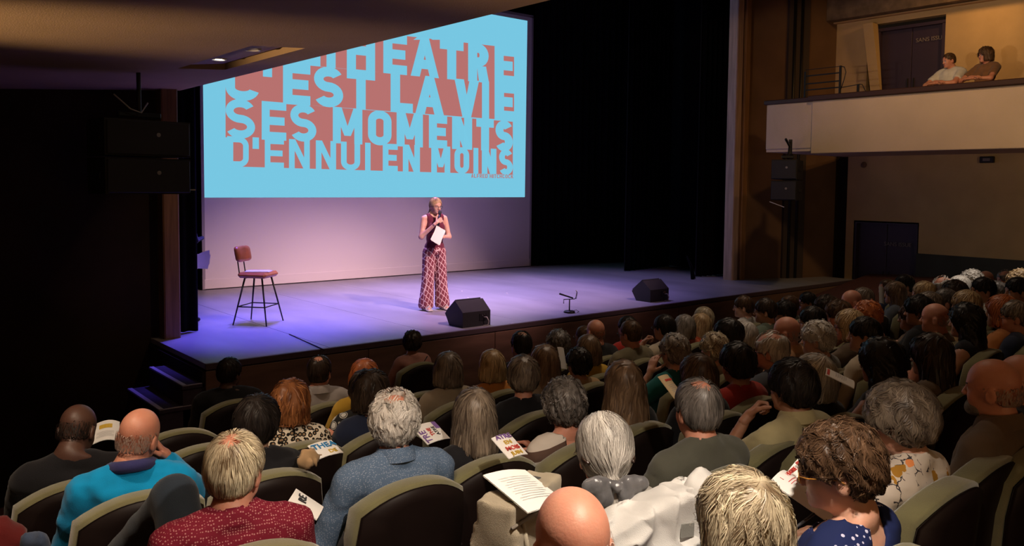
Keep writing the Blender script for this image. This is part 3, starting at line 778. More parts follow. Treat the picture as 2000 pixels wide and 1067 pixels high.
HAIRS = {
 'short': dict(off=.014, bot=.045, wave=.003), 'crop': dict(off=.007, bot=.05, wave=.001), 'thick': dict(off=.026, bot=.035, wave=.005),
 'curly': dict(off=.034, bot=.02, curl=.010, cs=100), 'curlyshort': dict(off=.022, bot=.04, curl=.009, cs=95), 'afro': dict(off=.05, bot=-.01, curl=.009, cs=90, len=1, ry=.12, wide=.02),
 'bob': dict(off=.022, bot=.02, len=1, wide=.012, wave=.003), 'bobwave': dict(off=.028, bot=.025, len=1, wide=.014, wave=.007),
 'long': dict(off=.022, bot=-.045, len=1, wide=.016, wave=.004, sweep=.02), 'verylong': dict(off=.026, bot=-.16, len=1, wide=.03, wave=.006, sweep=.045),
 'longcurly': dict(off=.03, bot=-.22, len=1, wide=.045, curl=.008, cs=80, sweep=.05),
 'ring': dict(off=.016, bot=.035, wave=.004, bald=((0, .045, .235), (.066, .115, .075))), 'crown': dict(off=.010, bot=.04, wave=.002, bald=((0, -.025, .250), (.052, .062, .040))),
 'stubble': dict(off=.0014, bot=.045, bald=((0, .02, .235), (.11, .15, .125))), 'curlybig': dict(off=.036, bot=.03, curl=.006, cs=60), 'thinring': dict(off=.007, bot=.04, wave=.002, bald=((0, .02, .225), (.083, .13, .078))),
 'pony': dict(off=.011, bot=.01, wave=.002, tail=.17, open=.012, fz=.085), 'updo': dict(off=.018, bot=.03, wave=.003, tail=.05),
 'fringecurls': dict(off=.028, bot=.02, curl=.006, cs=110, bald=((0, .0, .255), (.055, .085, .055))),
}
HAIRM = {}
def hair_mesh(style, n=900, segs=6, wd=.0030, seed=1, h=.0075, lift=.004, kink=0.):
    key = (style, n, seed)
    if key in HAIRM: return HAIRM[key]
    st_ = HAIRS[style]; f = hair_fn(st_)
    v = Vol((-.20, -.22, min(st_.get('bot', 0), .045-st_.get('tail', 0))-.05), (.20, .17, .34), h)
    P = np.meshgrid(*v.ax, indexing='ij', sparse=True)
    v.f = f(P)+np.zeros_like(v.f)
    # hollow where the skull is far inside is not needed: the cap is solid
    V, Q = v.mesh(); rs = np.random.RandomState(seed)
    if style in ('crown', 'ring', 'fringecurls', 'thin'):
        f = hair_fn({k_: v_ for k_, v_ in st_.items() if k_ != 'bald'})
    def grad(p):
        e = .002; g = np.stack([f([p[:, 0]+(e if i == 0 else 0), p[:, 1]+(e if i == 1 else 0), p[:, 2]+(e if i == 2 else 0)])-f([p[:, 0]-(e if i == 0 else 0), p[:, 1]-(e if i == 1 else 0), p[:, 2]-(e if i == 2 else 0)]) for i in range(3)], 1)
        return g/(np.linalg.norm(g, axis=1, keepdims=True)+1e-9)
    outer = V[d_ell(V.T, (0, .018, .152), (.070, .088, .080)) > .004]
    if len(outer) < 10: outer = V
    p = outer[rs.randint(0, len(outer), n)]+rs.normal(size=(n, 3))*.004
    if style in ('crown', 'ring', 'fringecurls'):
        m_ = n//11; bc, br = st_['bald']; an = rs.rand(m_)*6.28; rr = np.sqrt(rs.rand(m_)); p[:m_] = np.stack([bc[0]+br[0]*rr*np.cos(an), bc[1]+br[1]*rr*np.sin(an), np.full(m_, .25)], 1)
    crown = np.array((.01, -.035, .25)); tie = np.array((0, -.095, .04))
    curly = st_.get('curl', 0) > 0
    if style in ('stubble', 'thinring'): lift *= .25
    lf = (rs.rand(n)**1.5)*lift; pts = [];
    L = (.075 if curly else .10 if not st_.get('len') else .13)*(.6+.8*rs.rand(n))
    if style in ('crop', 'stubble', 'thinring'): L *= .3 if style == 'crop' else .13
    if style in ('short', 'crown'): L *= .6
    swirl = rs.normal(size=(n, 3))
    for k in range(segs+1):
        g = grad(p); d = f(p.T); p = p-g*(d-lf)[:, None]
        pts.append(p.copy())
        if st_.get('tail'):
            dr = tie-p; below = p[:, 2] < .06; near = np.linalg.norm(dr, axis=1) < .05
            dr = dr/(np.linalg.norm(dr, axis=1, keepdims=True)+1e-6); dr[near | below] = (0, -.05, -1)
        else:
            dr = p-crown; dr = dr/(np.linalg.norm(dr, axis=1, keepdims=True)+1e-6); dr[:, 2] -= .9*np.clip((.2-p[:, 2])/.1, 0, 1)
        w3 = np.stack([wob(p.T*1., 38 if not curly else 85, 11+seed+i) for i in range(3)], 1)
        dr = dr+w3*(1.6 if curly else .55 if st_.get('wave', 0) > .004 else .28)+swirl*(.16 if curly else .10)
        dr = dr-g*(dr*g).sum(1, keepdims=True); dr /= np.linalg.norm(dr, axis=1, keepdims=True)+1e-6
        p = p+dr*(L/segs)[:, None]
    pts = np.array(pts)                       # segs+1,n,3
    g = grad(pts[segs//2]); T = pts[-1]-pts[0]; sd = np.cross(T, g); sd /= np.linalg.norm(sd, axis=1, keepdims=True)+1e-6
    tp = np.array([.55, 1, 1, 1, .85, .6, .1, .05][:segs+1])
    if segs != 6: tp = np.interp(np.linspace(0, 1, segs+1), [0, .15, .7, 1], [.5, 1, .9, .1])
    ww = wd*(.6+.8*rs.rand(n))
    if st_.get('bald'):
        inb = np.stack([d_ell(q.T, st_['bald'][0], st_['bald'][1]) < -.004 for q in pts]).any(0); ww = np.where(inb & (rs.rand(n) > (.34 if style in ('crown', 'ring', 'fringecurls') else .08)), 0, ww)
    A = pts-sd[None]*(tp[:, None, None]*ww[None, :, None]); B = pts+sd[None]*(tp[:, None, None]*ww[None, :, None])
    SV = np.stack([A, B], 2)                  # s,n,2,3
    SV = SV.reshape(-1, 3); idx = np.arange((segs+1)*n*2).reshape(segs+1, n, 2)
    SQ = np.stack([idx[:-1, :, 0], idx[:-1, :, 1], idx[1:, :, 1], idx[1:, :, 0]], -1).reshape(-1, 4)
    tone = np.concatenate([.35+.25*wob(V.T, 70, seed+2), np.broadcast_to((.5*rs.rand(n)+.25+.35*wob(pts[0].T, 45, seed+7))[None, :, None], (segs+1, n, 2)).reshape(-1)])
    if style in ('stubble', 'thinring'):
        zz_ = pts[0][:, 2]; ww2 = np.clip((.170-zz_)/.08, 0, 1)*np.clip((zz_-.055)/.03, 0, 1)*.6 > rs.rand(n)
        keep = np.tile(ww2, segs); V = V[:4]; tone = tone[-len(SV):]; AV = SV; AQ = SQ.reshape(segs, n, 4)[:, ww2].reshape(-1, 4)
    else: AV = np.concatenate([V, SV]); AQ = np.concatenate([Q, SQ+len(V)])
    if kink: AV = AV+kink*np.stack([wob(AV.T, 150, i) for i in range(3)], 1)
    me = mesh_np('hair', AV, AQ, True)
    at_ = me.attributes.new('tone', 'FLOAT', 'POINT'); at_.data.foreach_set('value', tone.astype(np.float32))
    HAIRM[key] = me
    return me
def hairmat(name, c1, c2, rough=.42):
    k = 'hair_'+name
    if k in MC: return MC[k]
    m = bpy.data.materials.new(k); m.use_nodes = True; MC[k] = m; nt = m.node_tree; B = nt.nodes['Principled BSDF']
    a = nt.nodes.new('ShaderNodeAttribute'); a.attribute_name = 'tone'
    r = nt.nodes.new('ShaderNodeValToRGB'); r.color_ramp.elements[0].color = (*c1, 1); r.color_ramp.elements[1].color = (*c2, 1)
    r.color_ramp.elements[0].position = .1; r.color_ramp.elements[1].position = .95
    nt.links.new(a.outputs['Fac'], r.inputs[0]); nt.links.new(r.outputs[0], B.inputs['Base Color'])
    B.inputs['Roughness'].default_value = rough; B.inputs['Specular IOR Level'].default_value = .45 if sum(c2) > .3 else .22; B.inputs['Sheen Weight'].default_value = .0
    return m
HC = dict(black=((.006, .005, .005), (.035, .026, .022)), dark=((.014, .009, .007), (.07, .045, .03)), brown=((.03, .016, .009), (.16, .09, .05)), auburn=((.10, .03, .01), (.50, .20, .07)),
          lightbrown=((.08, .045, .025), (.34, .22, .13)), blonde=((.22, .13, .06), (.80, .60, .34)), paleblonde=((.13, .08, .04), (.93, .82, .58)), orange=((.30, .07, .02), (.65, .22, .07)),
          grey=((.10, .085, .075), (.50, .45, .40)), greybrown=((.06, .042, .032), (.34, .27, .20)), darkgrey=((.04, .034, .03), (.24, .21, .19)), white=((.34, .31, .28), (.90, .86, .80)), stubgrey=((.26, .17, .13), (.42, .31, .26)), stubdark=((.12, .075, .06), (.24, .15, .12)), stubwhite=((.45, .32, .27), (.86, .80, .74)), silver=((.22, .20, .18), (.78, .74, .68)))
def HM(n): return hairmat(n, *HC[n])
SKIN = dict(fair=(.62, .36, .26), rosy=(.60, .28, .19), tan=(.42, .22, .14), dark=(.10, .05, .035), olive=(.46, .27, .18), pale=(.68, .44, .34))
def skinm(n): return mat('skin_'+n, SKIN[n], .48, noise=.10, nscale=14, bump=.08, bscale=160, sss=.12, col2=tuple(c*f for c, f in zip(SKIN[n], (.92, .80, .78))), spec=.45)
EYEW = mat('eye_white', (.75, .72, .70), .2); IRIS = mat('eye_dark', (.03, .02, .015), .3); LIPS = mat('lips', (.42, .14, .12), .45); SHOE = mat('shoe_dark', (.02, .018, .018), .5)
def cloth(name, col, **k):
    k.setdefault('noise', .12); k.setdefault('nscale', 12); k.setdefault('bump', .25); k.setdefault('bscale', 350)
    return mat('cloth_'+name, col, .85, sheen=.15, spec=.2, **k)
# patterned cloths
def pattern(name, build, rough=.85):
    k = 'cloth_'+name
    if k in MC: return MC[k]
    m = bpy.data.materials.new(k); m.use_nodes = True; MC[k] = m; nt = m.node_tree; B = nt.nodes['Principled BSDF']
    B.inputs['Roughness'].default_value = rough; B.inputs['Specular IOR Level'].default_value = .2
    tc = nt.nodes.new('ShaderNodeTexCoord')
    nt.links.new(build(nt, tc.outputs['Object']), B.inputs['Base Color']); return m
def N(nt, t, **k):
    n = nt.nodes.new(t)
    for a, b_ in k.items(): setattr(n, a, b_)
    return n
def mp(nt, v, scale=(1, 1, 1), rot=(0, 0, 0), loc=(0, 0, 0)):
    m = N(nt, 'ShaderNodeMapping'); m.inputs['Scale'].default_value = scale; m.inputs['Rotation'].default_value = rot; m.inputs['Location'].default_value = loc
    nt.links.new(v, m.inputs[0]); return m.outputs[0]
def vor(nt, v, sc_, out='Distance', feat='F1', rnd=1.):
    n = N(nt, 'ShaderNodeTexVoronoi', feature=feat); n.inputs['Scale'].default_value = sc_; n.inputs['Randomness'].default_value = rnd; nt.links.new(v, n.inputs['Vector']); return n.outputs[out]
def ramp(nt, v, stops, const=False):
    r = N(nt, 'ShaderNodeValToRGB'); e = r.color_ramp.elements
    if const: r.color_ramp.interpolation = 'CONSTANT'
    while len(e) < len(stops): e.new(.5)
    for i, (p, c) in enumerate(stops): e[i].position = p; e[i].color = (*c, 1)
    nt.links.new(v, r.inputs[0]); return r.outputs[0]
def mixc(nt, fac, a, b_):
    m = N(nt, 'ShaderNodeMix', data_type='RGBA')
    nt.links.new(fac, m.inputs[0])
    for s_, q in ((6, a), (7, b_)):
        if isinstance(q, tuple): m.inputs[s_].default_value = (*q, 1)
        else: nt.links.new(q, m.inputs[s_])
    return m.outputs[2]
W1, K0 = (1, 1, 1), (0, 0, 0)
def p_dots(base, dot, sc_, th=.25, rnd=0.):
    return lambda nt, v: mixc(nt, ramp(nt, vor(nt, v, sc_, rnd=rnd), [(0, W1), (th, K0)], True), base, dot)
def p_leopard(nt, v):
    ring_ = ramp(nt, vor(nt, v, 42), [(0, (.30, .20, .12)), (.30, (.012, .01, .008)), (.55, (.72, .64, .52))], True)
    return ring_
def p_floral(nt, v):
    base = (.66, .58, .50)
    nd = N(nt, 'ShaderNodeTexNoise'); nd.inputs['Scale'].default_value = 38; nt.links.new(v, nd.inputs['Vector'])
    va = N(nt, 'ShaderNodeVectorMath', operation='SCALE'); va.inputs[3].default_value = .03; nt.links.new(nd.outputs['Color'], va.inputs[0])
    vb = N(nt, 'ShaderNodeVectorMath', operation='ADD'); nt.links.new(v, vb.inputs[0]); nt.links.new(va.outputs[0], vb.inputs[1]); v = vb.outputs[0]
    fl_ = ramp(nt, vor(nt, v, 13, feat='F1'), [(0, W1), (.21, K0)], True)
    fc = ramp(nt, vor(nt, v, 13, out='Color'), [(0, (.30, .16, .48)), (.35, (.85, .30, .10)), (.6, (.13, .20, .34)), (.75, (.40, .25, .50))], True)
    lv = ramp(nt, vor(nt, mp(nt, v, (1, 1, .30), (.5, .7, .3)), 14), [(0, W1), (.27, K0)], True)
    st2 = ramp(nt, vor(nt, mp(nt, v, (1, 1, .6)), 24, feat='DISTANCE_TO_EDGE'), [(0, W1), (.035, K0)], True)
    nz = N(nt, 'ShaderNodeTexNoise'); nz.inputs['Scale'].default_value = 9; nt.links.new(v, nz.inputs['Vector'])
    gate = ramp(nt, nz.outputs['Fac'], [(0, K0), (.5, W1)], True)
    mul = N(nt, 'ShaderNodeMix', data_type='RGBA', blend_type='MULTIPLY'); mul.inputs[0].default_value = 1; nt.links.new(st2, mul.inputs[6]); nt.links.new(gate, mul.inputs[7])
    a = mixc(nt, mul.outputs[2], base, (.05, .045, .05)); a = mixc(nt, lv, a, (.42, .21, .03)); return mixc(nt, fl_, a, fc)
def p_bwfloral(nt, v):
    a = ramp(nt, vor(nt, v, 17), [(0, (.15, .15, .12)), (.08, (.62, .62, .58)), (.36, (.012, .012, .015)), (.42, (.50, .50, .46)), (.5, (.02, .02, .02))], True)
    return a
def p_navy(nt, v):
    d = vor(nt, v, 7.5); a = ramp(nt, d, [(0, (.6, .6, .7)), (.05, (.012, .02, .09)), (.17, (.35, .36, .6)), (.19, (.012, .02, .09)), (.30, (.4, .42, .65)), (.32, (.012, .02, .09))], True)
    dd = ramp(nt, vor(nt, v, 55, rnd=.4), [(0, W1), (.28, K0)], True); g2 = ramp(nt, d, [(0, W1), (.40, K0)], True)
    b_ = mixc(nt, dd, (.012, .02, .09), (.55, .56, .75)); return mixc(nt, g2, b_, a) if False else mixc(nt, g2, (.012, .02, .085), b_)
def p_stripes(c1, c2, sc_, rot=(0, 0, 0), th=.42):
    def f(nt, v):
        w_ = N(nt, 'ShaderNodeTexWave', bands_direction='Z', wave_profile='TRI'); w_.inputs['Scale'].default_value = sc_; w_.inputs['Distortion'].default_value = .6; w_.inputs['Detail Scale'].default_value = .6
        nt.links.new(mp(nt, v, (1, 1, 1), rot), w_.inputs['Vector']); return ramp(nt, w_.outputs['Fac'], [(0, c1), (th, c2)], True)
    return f

# ================================================================= theatre seats
VELVET = mat('olive_velvet', (.18, .17, .08), .9, noise=.3, nscale=9, bump=.3, bscale=300, sheen=.5, spec=.15, col2=(.15, .135, .07))
SHELL = mat('seat_back_shell', (.014, .008, .007), .5, noise=.25, nscale=5, spec=.2)
WORN = mat('worn_velvet', (.36, .33, .20), .95, noise=.3, nscale=30, bump=.4, bscale=200)
def seat_outline(w_, z0, zs, zt, n=14, cr=.05):
    P = [(-w_*.90, z0), (w_*.90, z0), (w_, zs-.12)]
    for i in range(n+1):
        a = i/n; x = w_-cr*.3-(2*w_-cr*.6)*a; z = zs+(zt-zs)*(1-(abs(2*a-1))**2.2)
        P.append((x, z))
    P.append((-w_, zs-.12)); return P
def bent(poly, y0, y1, bend=.05, hw=.26, lean=.10):
    """extrude an outline and bend it round the sitter, leaning back"""
    f_ = lambda x, y, z: (x, y-.125-lean*(z-.42)+bend*(x/hw)**2, z)
    m = MB(); n = len(poly); c = (sum(p[0] for p in poly)/n, sum(p[1] for p in poly)/n)
    loops = []
    for y, s_ in ((y0, .0), (y0, 1-.035), (y0+.012*np.sign(y1-y0), 1), (y1-.012*np.sign(y1-y0), 1), (y1, 1-.03), (y1, 0)):
        if s_ == 0: loops.append([f_(c[0]+(p[0]-c[0])*.5, y, c[1]+(p[1]-c[1])*.5) for p in poly]); continue
        loops.append([f_(c[0]+(p[0]-c[0])*s_, y, c[1]+(p[1]-c[1])*s_) for p in poly])
    V = [q for l in loops for q in l]; Fc = []
    for i in range(len(loops)-1):
        for k in range(n): Fc.append((i*n+k, i*n+(k+1) % n, (i+1)*n+(k+1) % n, (i+1)*n+k))
    Fc.append(tuple(range(n))); Fc.append(tuple((len(loops)-1)*n+k for k in range(n))[::-1])
    return m.add(V, Fc)
OUT = seat_outline(.265, .36, .895, .985)
def _chair_meshes():
    D = {}
    D['back_cushion'] = (bent(OUT, .0, -.085).me('back_cushion', True), VELVET)
    D['back_shell'] = (bent([(x*.955, z*.975+.008) for x, z in OUT], -.082, -.102).me('back_shell', True), SHELL)
    m = MB(); m.box((0, .06, .415), (.50, .46, .11), b=.035); D['seat_cushion'] = (m.me('seat_cushion'), VELVET)
    m = MB(); m.box((0, .05, .35), (.46, .40, .03), b=.008); D['seat_pan'] = (m.me('seat_pan'), SHELL)
    for s_ in (-1, 1):
        m = MB(); m.box((s_*.277, .04, .635), (.055, .36, .05), b=.02); m.box((s_*.277, .215, .60), (.05, .03, .09), b=.012)
        D['armrest' if s_ < 0 else 'armrest.'] = (m.me('armrest'), VELVET)
        m = MB(); m.box((s_*.277, .02, .335), (.03, .34, .57), b=.006); m.box((s_*.277, .02, .03), (.045, .42, .05), b=.006)
        D['side_panel' if s_ < 0 else 'side_panel.'] = (m.me('side_panel'), SHELL)
    return D
CM = _chair_meshes(); nchair = 0
def chair(loc, rz, label, lean=0., worn=False):
    r = empty('theatre_seat', loc, rz, label, 'seat', 'green velvet theatre seats in the stalls')
    for k, (me, m_) in CM.items(): link(k.strip('.'), me, r, m_)
    return r

# ================================================================= the audience
def solve(px, py):
    d = _F+_R*(px-1000)/FPX-_U*(py-CY)/FPX
    t = np.linspace(1, 16, 6001); P = CAM+t[:, None]*d
    g = P[:, 2]-(FIT[0]+FIT[1]*np.hypot(P[:, 0]-FIT[2], P[:, 1]-FIT[3])); i = int(np.argmax(g < 0))
    return P[i], t[i]
SPK = (7.02, 10.17)
HT_LO = {f: head_tpl(f, .0085) for f in (False, True)}
HD_HI, HD_LO = HANDT, {k: (lambda c: (c[0], c[1]))(hand_tpl(dict(relaxed=.35, hold=.85, fist=1.25, flat=.12)[k], h=.0065)) for k in ('relaxed', 'hold', 'fist', 'flat')}
HT_HI = HEADT
POSES['rail'] = (((.25, .22, .765), (.04, .36, .775), (-1, .15, 0), (0, .3, 1), 'relaxed'), ((.25, .22, .765), (.0, .33, .80), (-1, .1, 0), (0, .3, 1), 'relaxed'))
def glasses(m_, side_only=False):
    k = 'glasses'
    if k not in BODYC:
        b_ = MB()
        for s_ in (-1, 1):
            b_.tube([(s_*.032+.024*cos(a), .1235, .112+.019*sin(a)) for a in np.linspace(0, 2*PI, 19)], .0017, 6, False)
            b_.tube([(s_*.056, .122, .118), (s_*.074, .10, .118), (s_*.080, .02, .116), (s_*.079, -.005, .10)], .0019, 6)
        b_.tube([(-.009, .124, .115), (0, .127, .119), (.009, .124, .115)], .0017, 6)
        BODYC[k] = b_.me('glasses', True)
    return BODYC[k]
PEOPLE = {}
PLACED = []
def person(px, ty, fem, hs, hc, sk, pose, cl, label, sleeve='short', collar=None, th=None, hy=0., pitch=0., roll=0., bulk=1., hunch=0., legs='sit', gl=None, seed=1, tr='dark_trousers', dy=0., seat=True, sitlab=None, wr=1., root=None, az=None, byaw=None, key=None):
    global HEADT, HANDT
    if hs == 'stubble': hc = {'silver': 'stubwhite', 'black': 'black' if sk == 'dark' else 'stubdark', 'brown': 'stubdark'}.get(hc, 'stubgrey')
    st_ = HAIRS.get(hs, {}); off = min(.04, st_.get('off', .0)) if not st_.get('bald') else .002
    if root is None:
        P, d = solve(px, ty); dv = (P-CAM)/d; d0 = d
        while d < d0+1.6 and any((P[0]-q[0])**2+(P[1]-q[1])**2 < (.47 if d < 4.4 else .45)**2 for q in PLACED): d += .04; P = CAM+dv*d
        if d >= d0+1.6: d = d0; P = CAM+dv*d
        PLACED.append((P[0], P[1]))
        cx_, cy_ = FIT[2], FIT[3]
        sth = math.atan2(-(cx_-P[0])*1.0, (cy_-P[1]))*.22
        a = -math.atan2(SPK[0]-P[0], SPK[1]-P[1])
    else: P, d, sth, a = np.array(root), 14., byaw, az
    a += hy
    if root is None and px > 1400: a += .12
    hyaw = max(-1.2, min(1.2, (a-sth)*.85))
    bth = sth+(a-sth)*.2 if byaw is None else byaw
    near = d < 4.35
    if not near: hyaw = round(hyaw/.2)*.2
    s_ = HEADH/(1.287+off); zf = None
    if root is None:
        zf = floor_z(P[0], P[1]); s_ = max(.88, min(1.06, (P[2]-zf)/(1.287+off)))
    HEADT = HT_HI if near else HT_LO; HANDT = HD_HI if near else HD_LO
    nb = NECK(hunch); c, sn = cos(bth), sin(bth)
    ho = nb+np.array((0, .03, 0)); R3 = np.array(((c, -sn, 0), (sn, c, 0), (0, 0, 1)))
    org = P-(R3@(ho*(1, 1, 0)))*s_
    if root is None: org[2] = P[2]-(1.287+off)*s_
    r = empty('person', org, bth, label, 'person'); r.scale = (s_, s_, s_)
    h = .017 if near else .021
    me = body_mesh(fem, pose, legs, hyaw, pitch, roll, bulk, hunch, h)
    link('body', me, r, [skinm(sk), EYEW, IRIS, LIPS, SHOE])
    sm = shirt_mesh(fem, pose, legs, sleeve, collar, bulk, hunch, .0125 if near else .02, wr, seed if near else 0)
    link('shirt' if not fem else 'top', sm, r, cl)
    if collar == 'shirt': link('collar', collar_mesh(fem, hunch), r, cl)
    link('trousers', trouser_mesh(fem, legs, bulk), r, cloth(tr, {'dark_trousers': (.02, .02, .025), 'jeans': (.02, .03, .045), 'beige_trousers': (.30, .24, .18)}[tr]))
    Mh = Matrix.Translation(nb+np.array((0, 0, .02))) @ (Matrix.Rotation(hyaw, 4, 'Z') @ Matrix.Rotation(pitch, 4, 'X') @ Matrix.Rotation(roll, 4, 'Y')) @ Matrix.Translation((0, 0, -.02))
    if hs:
        if d < 3.1: n, wd = (5200, .0009) if hs != 'stubble' else (9000, .0007)
        elif near: n, wd = 2400, .0014
        else: n, wd = 620, .0032
        hm = hair_mesh(hs, n, 6, wd, seed if near else 1, .0075 if near else .011, lift=.006 if near else .004)
        o = link('hair', hm, r, HM(hc)); o.matrix_basis = Mh
    if gl:
        o = link('glasses', glasses(gl), r, {'dark': IRON, 'amber': mat('tortoise_frame', (.45, .20, .03), .3, noise=.7, nscale=90), 'steel': CHROME}[gl]); o.matrix_basis = Mh
    if seat and root is None:
        so = P-(R3@(NECK(0)*(1, 1, 0)))*s_; so[2] = floor_z(so[0], so[1])
        chair(so, sth, sitlab or 'green seat of the '+' '.join(label.split()[:12]))
    if key: PEOPLE[key] = (r, Mh, org, bth, s_, d)
    return r
C_ = cloth
black = C_('black', (.010, .010, .013)); navy = C_('navy', (.012, .018, .045)); white_ = C_('white', (.62, .60, .57)); beige = C_('beige', (.36, .29, .20)); grey = C_('grey', (.16, .155, .15))
olive = C_('olive', (.085, .085, .065)); red = C_('red', (.42, .03, .02)); pink = C_('dusty_pink', (.42, .20, .16)); teal = C_('teal', (.015, .16, .16)); orange = C_('orange', (.62, .24, .05)); yellow = C_('yellow', (.60, .36, .04))
cream = C_('cream', (.52, .44, .33)); brownc = C_('brown', (.14, .095, .06)); dred = C_('brick', (.50, .09, .03)); lgrey = C_('light_grey', (.42, .38, .37)); bluegrey = C_('bluegrey', (.09, .10, .12)); ltolive = C_('light_olive', (.20, .17, .10)); khaki = C_('khaki_yellow', (.50, .44, .24)); turq = C_('turquoise', (.0, .29, .62)); tanc = C_('tan', (.42, .28, .14))
leop = pattern('leopard', p_leopard); floral = pattern('cream_floral', p_floral); bwf = pattern('bw_floral', p_bwfloral); navyp = pattern('navy_motif', p_navy)
redp = pattern('burgundy_dots', p_dots((.15, .008, .022), (.40, .17, .17), 125, .30, .35)); bluep = pattern('blue_specks', p_dots((.10, .155, .25), (.30, .36, .46), 150, .28, .6))
strp = pattern('brown_white_stripes', p_stripes((.11, .065, .05), (.62, .56, .50), 2.6, (.1, .25, 0))); bws = pattern('zebra_bands', p_stripes((.03, .025, .02), (.5, .45, .38), 9, (.4, 0, 0)))
plaid = pattern('small_check', p_dots((.36, .28, .22), (.10, .06, .04), 90, .4)); scarfp = pattern('dot_neckline', p_dots((.30, .28, .25), (.06, .05, .05), 80, .35))

F_, M_ = True, False
# nearest rows
person(1107, 952, M_, 'stubble', 'silver', 'rosy', 'lap', grey, 'bald man with fringe of silver stubble, nearest to us, before the white jacket', sleeve='long', seed=3, hy=.05, seat=False)
person(1442, 918, F_, 'bobwave', 'paleblonde', 'fair', 'lap', C_('sky', (.20, .32, .50)), 'woman with thick tousled ash-blonde bob seen from behind, pale blue top', seed=5, hy=.15, seat=False)
person(1645, 818, F_, 'curlyshort', 'brown', 'fair', 'book', navyp, 'woman with short tousled brown hair and amber glasses, navy patterned top', collar='wide', gl='amber', seed=4, hy=.85, pitch=-.12, key='reader', sleeve='long')
person(1172, 806, F_, 'pony', 'silver', 'fair', 'lap', C_('pale_linen', (.50, .48, .44)), 'woman with long silver ponytail tied by a grey satin bow', seed=2, hy=.02, key='pony')
person(1762, 742, F_, 'curlybig', 'greybrown', 'fair', 'lap', floral, 'woman with full grey-brown hair, cream blouse printed with flowers and ochre leaves', sleeve='long', gl='steel', seed=6, hy=.42, bulk=1.12, collar=None, pitch=-.1, hunch=.5)
person(1938, 700, M_, 'stubble', 'grey', 'rosy', 'lap', brownc, 'bald bearded man in brown collared shirt beside the floral blouse', sleeve='long', collar='shirt', seed=3, hy=.35, bulk=1.15, key='beard')
person(450, 846, M_, 'crown', 'paleblonde', 'rosy', 'lap', redp, 'man with thinning sandy hair in burgundy dotted shirt, one knee drawn up in jeans', legs='kneeup', tr='jeans', seed=4, hy=-.12, hunch=-.3, sleeve='short')
person(765, 771, M_, 'fringecurls', 'white', 'rosy', 'rest', bluep, 'man with curly white hair and balding crown, blue speckled shirt', sleeve='long', collar='shirt', seed=7, bulk=1.1)
person(922, 757, F_, 'long', 'greybrown', 'fair', 'book', black, 'woman with shoulder-length ash-blonde hair and sleeveless black top with zip', sleeve='none', seed=8, key='zip')
person(1098, 737, F_, 'curly', 'darkgrey', 'rosy', 'book', strp, 'woman with wavy dark grey hair in brown and white striped blouse', seed=9, hy=.1, collar='wide')
person(1213, 702, F_, 'verylong', 'lightbrown', 'fair', 'lap', black, 'woman with very long wavy brown hair, dark top, behind the grey curly head', seed=10, hy=.05, sleeve='long')
person(1358, 742, M_, 'crown', 'darkgrey', 'rosy', 'lap', olive, 'man with grey hair and pink balding crown in dark olive T-shirt', seed=11, hy=.15)
person(1545, 700, M_, 'thick', 'black', 'tan', 'chinL', khaki, 'dark-haired man in pale khaki shirt, fist raised to his mouth', collar='shirt', seed=12, hy=.25, bulk=1.08)
person(1588, 690, F_, 'bob', 'silver', 'fair', 'lap', black, 'woman with silver bob in sleeveless black top behind khaki shirt', sleeve='none', seed=13, hy=.3)
person(1718, 657, F_, 'longcurly', 'black', 'tan', 'book', black, 'woman with mass of long dark curls and bare shoulders, reading a folded paper', sleeve='none', seed=14, hy=.3, collar='wide')
person(1815, 650, F_, 'verylong', 'dark', 'olive', 'lap', brownc, 'woman with long straight dark brown hair beside the dark curls', seed=15, hy=.25, sleeve='long')
person(1993, 692, M_, 'stubble', 'grey', 'rosy', 'lap', black, 'bald man cut by the frame edge behind the bearded man', seed=3, hy=.3)
person(255, 797, M_, 'stubble', 'darkgrey', 'rosy', 'cheekR', turq, 'bald man in bright turquoise sweater resting his cheek on his hand', sleeve='long', seed=5, hy=.02, roll=.14, pitch=-.1, bulk=1.05, wr=1.6, key='turq')
person(137, 787, M_, 'stubble', 'black', 'dark', 'book', black, 'shadowy man in black reading an open programme near the wall', sleeve='long', seed=6, hy=.2, pitch=-.45, key='dark')
person(497, 770, F_, 'thick', 'black', 'olive', 'lap', black, 'person with black bobbed hair and black top behind the leopard print', sleeve='long', seed=7, hy=.05)
person(563, 739, F_, 'bobwave', 'auburn', 'fair', 'lap', leop, 'woman with glossy ginger bob in leopard print blouse', seed=8, hy=-.05, sleeve='short')
person(722, 721, F_, 'bobwave', 'dark', 'rosy', 'book', navy, 'person with dark wavy bob and navy jacket behind the curly white hair', seed=9, hy=-.05, sleeve='long')
person(708, 722, F_, 'thick', 'dark', 'rosy', 'cheekR', bwf, 'woman in black and white floral blouse, head hidden by the dark wavy bob', seed=2)
person(687, 778, M_, None, 'dark', 'rosy', 'book', navy, 'x', seed=9) if False else None
person(872, 686, F_, 'bob', 'greybrown', 'fair', 'lap', beige, 'woman with grey-brown bob and loose beige top', sleeve='long', seed=2, hy=-.05)
person(1360, 690, F_, 'bob', 'brown', 'fair', 'lap', black, 'woman with brown bob in black behind the balding olive T-shirt man', seed=3, hy=.1, sleeve='long')
person(1437, 667, F_, 'thick', 'black', 'tan', 'lap', red, 'person with dark short hair and hair clip in red T-shirt', seed=4, hy=.1, bulk=1.1)
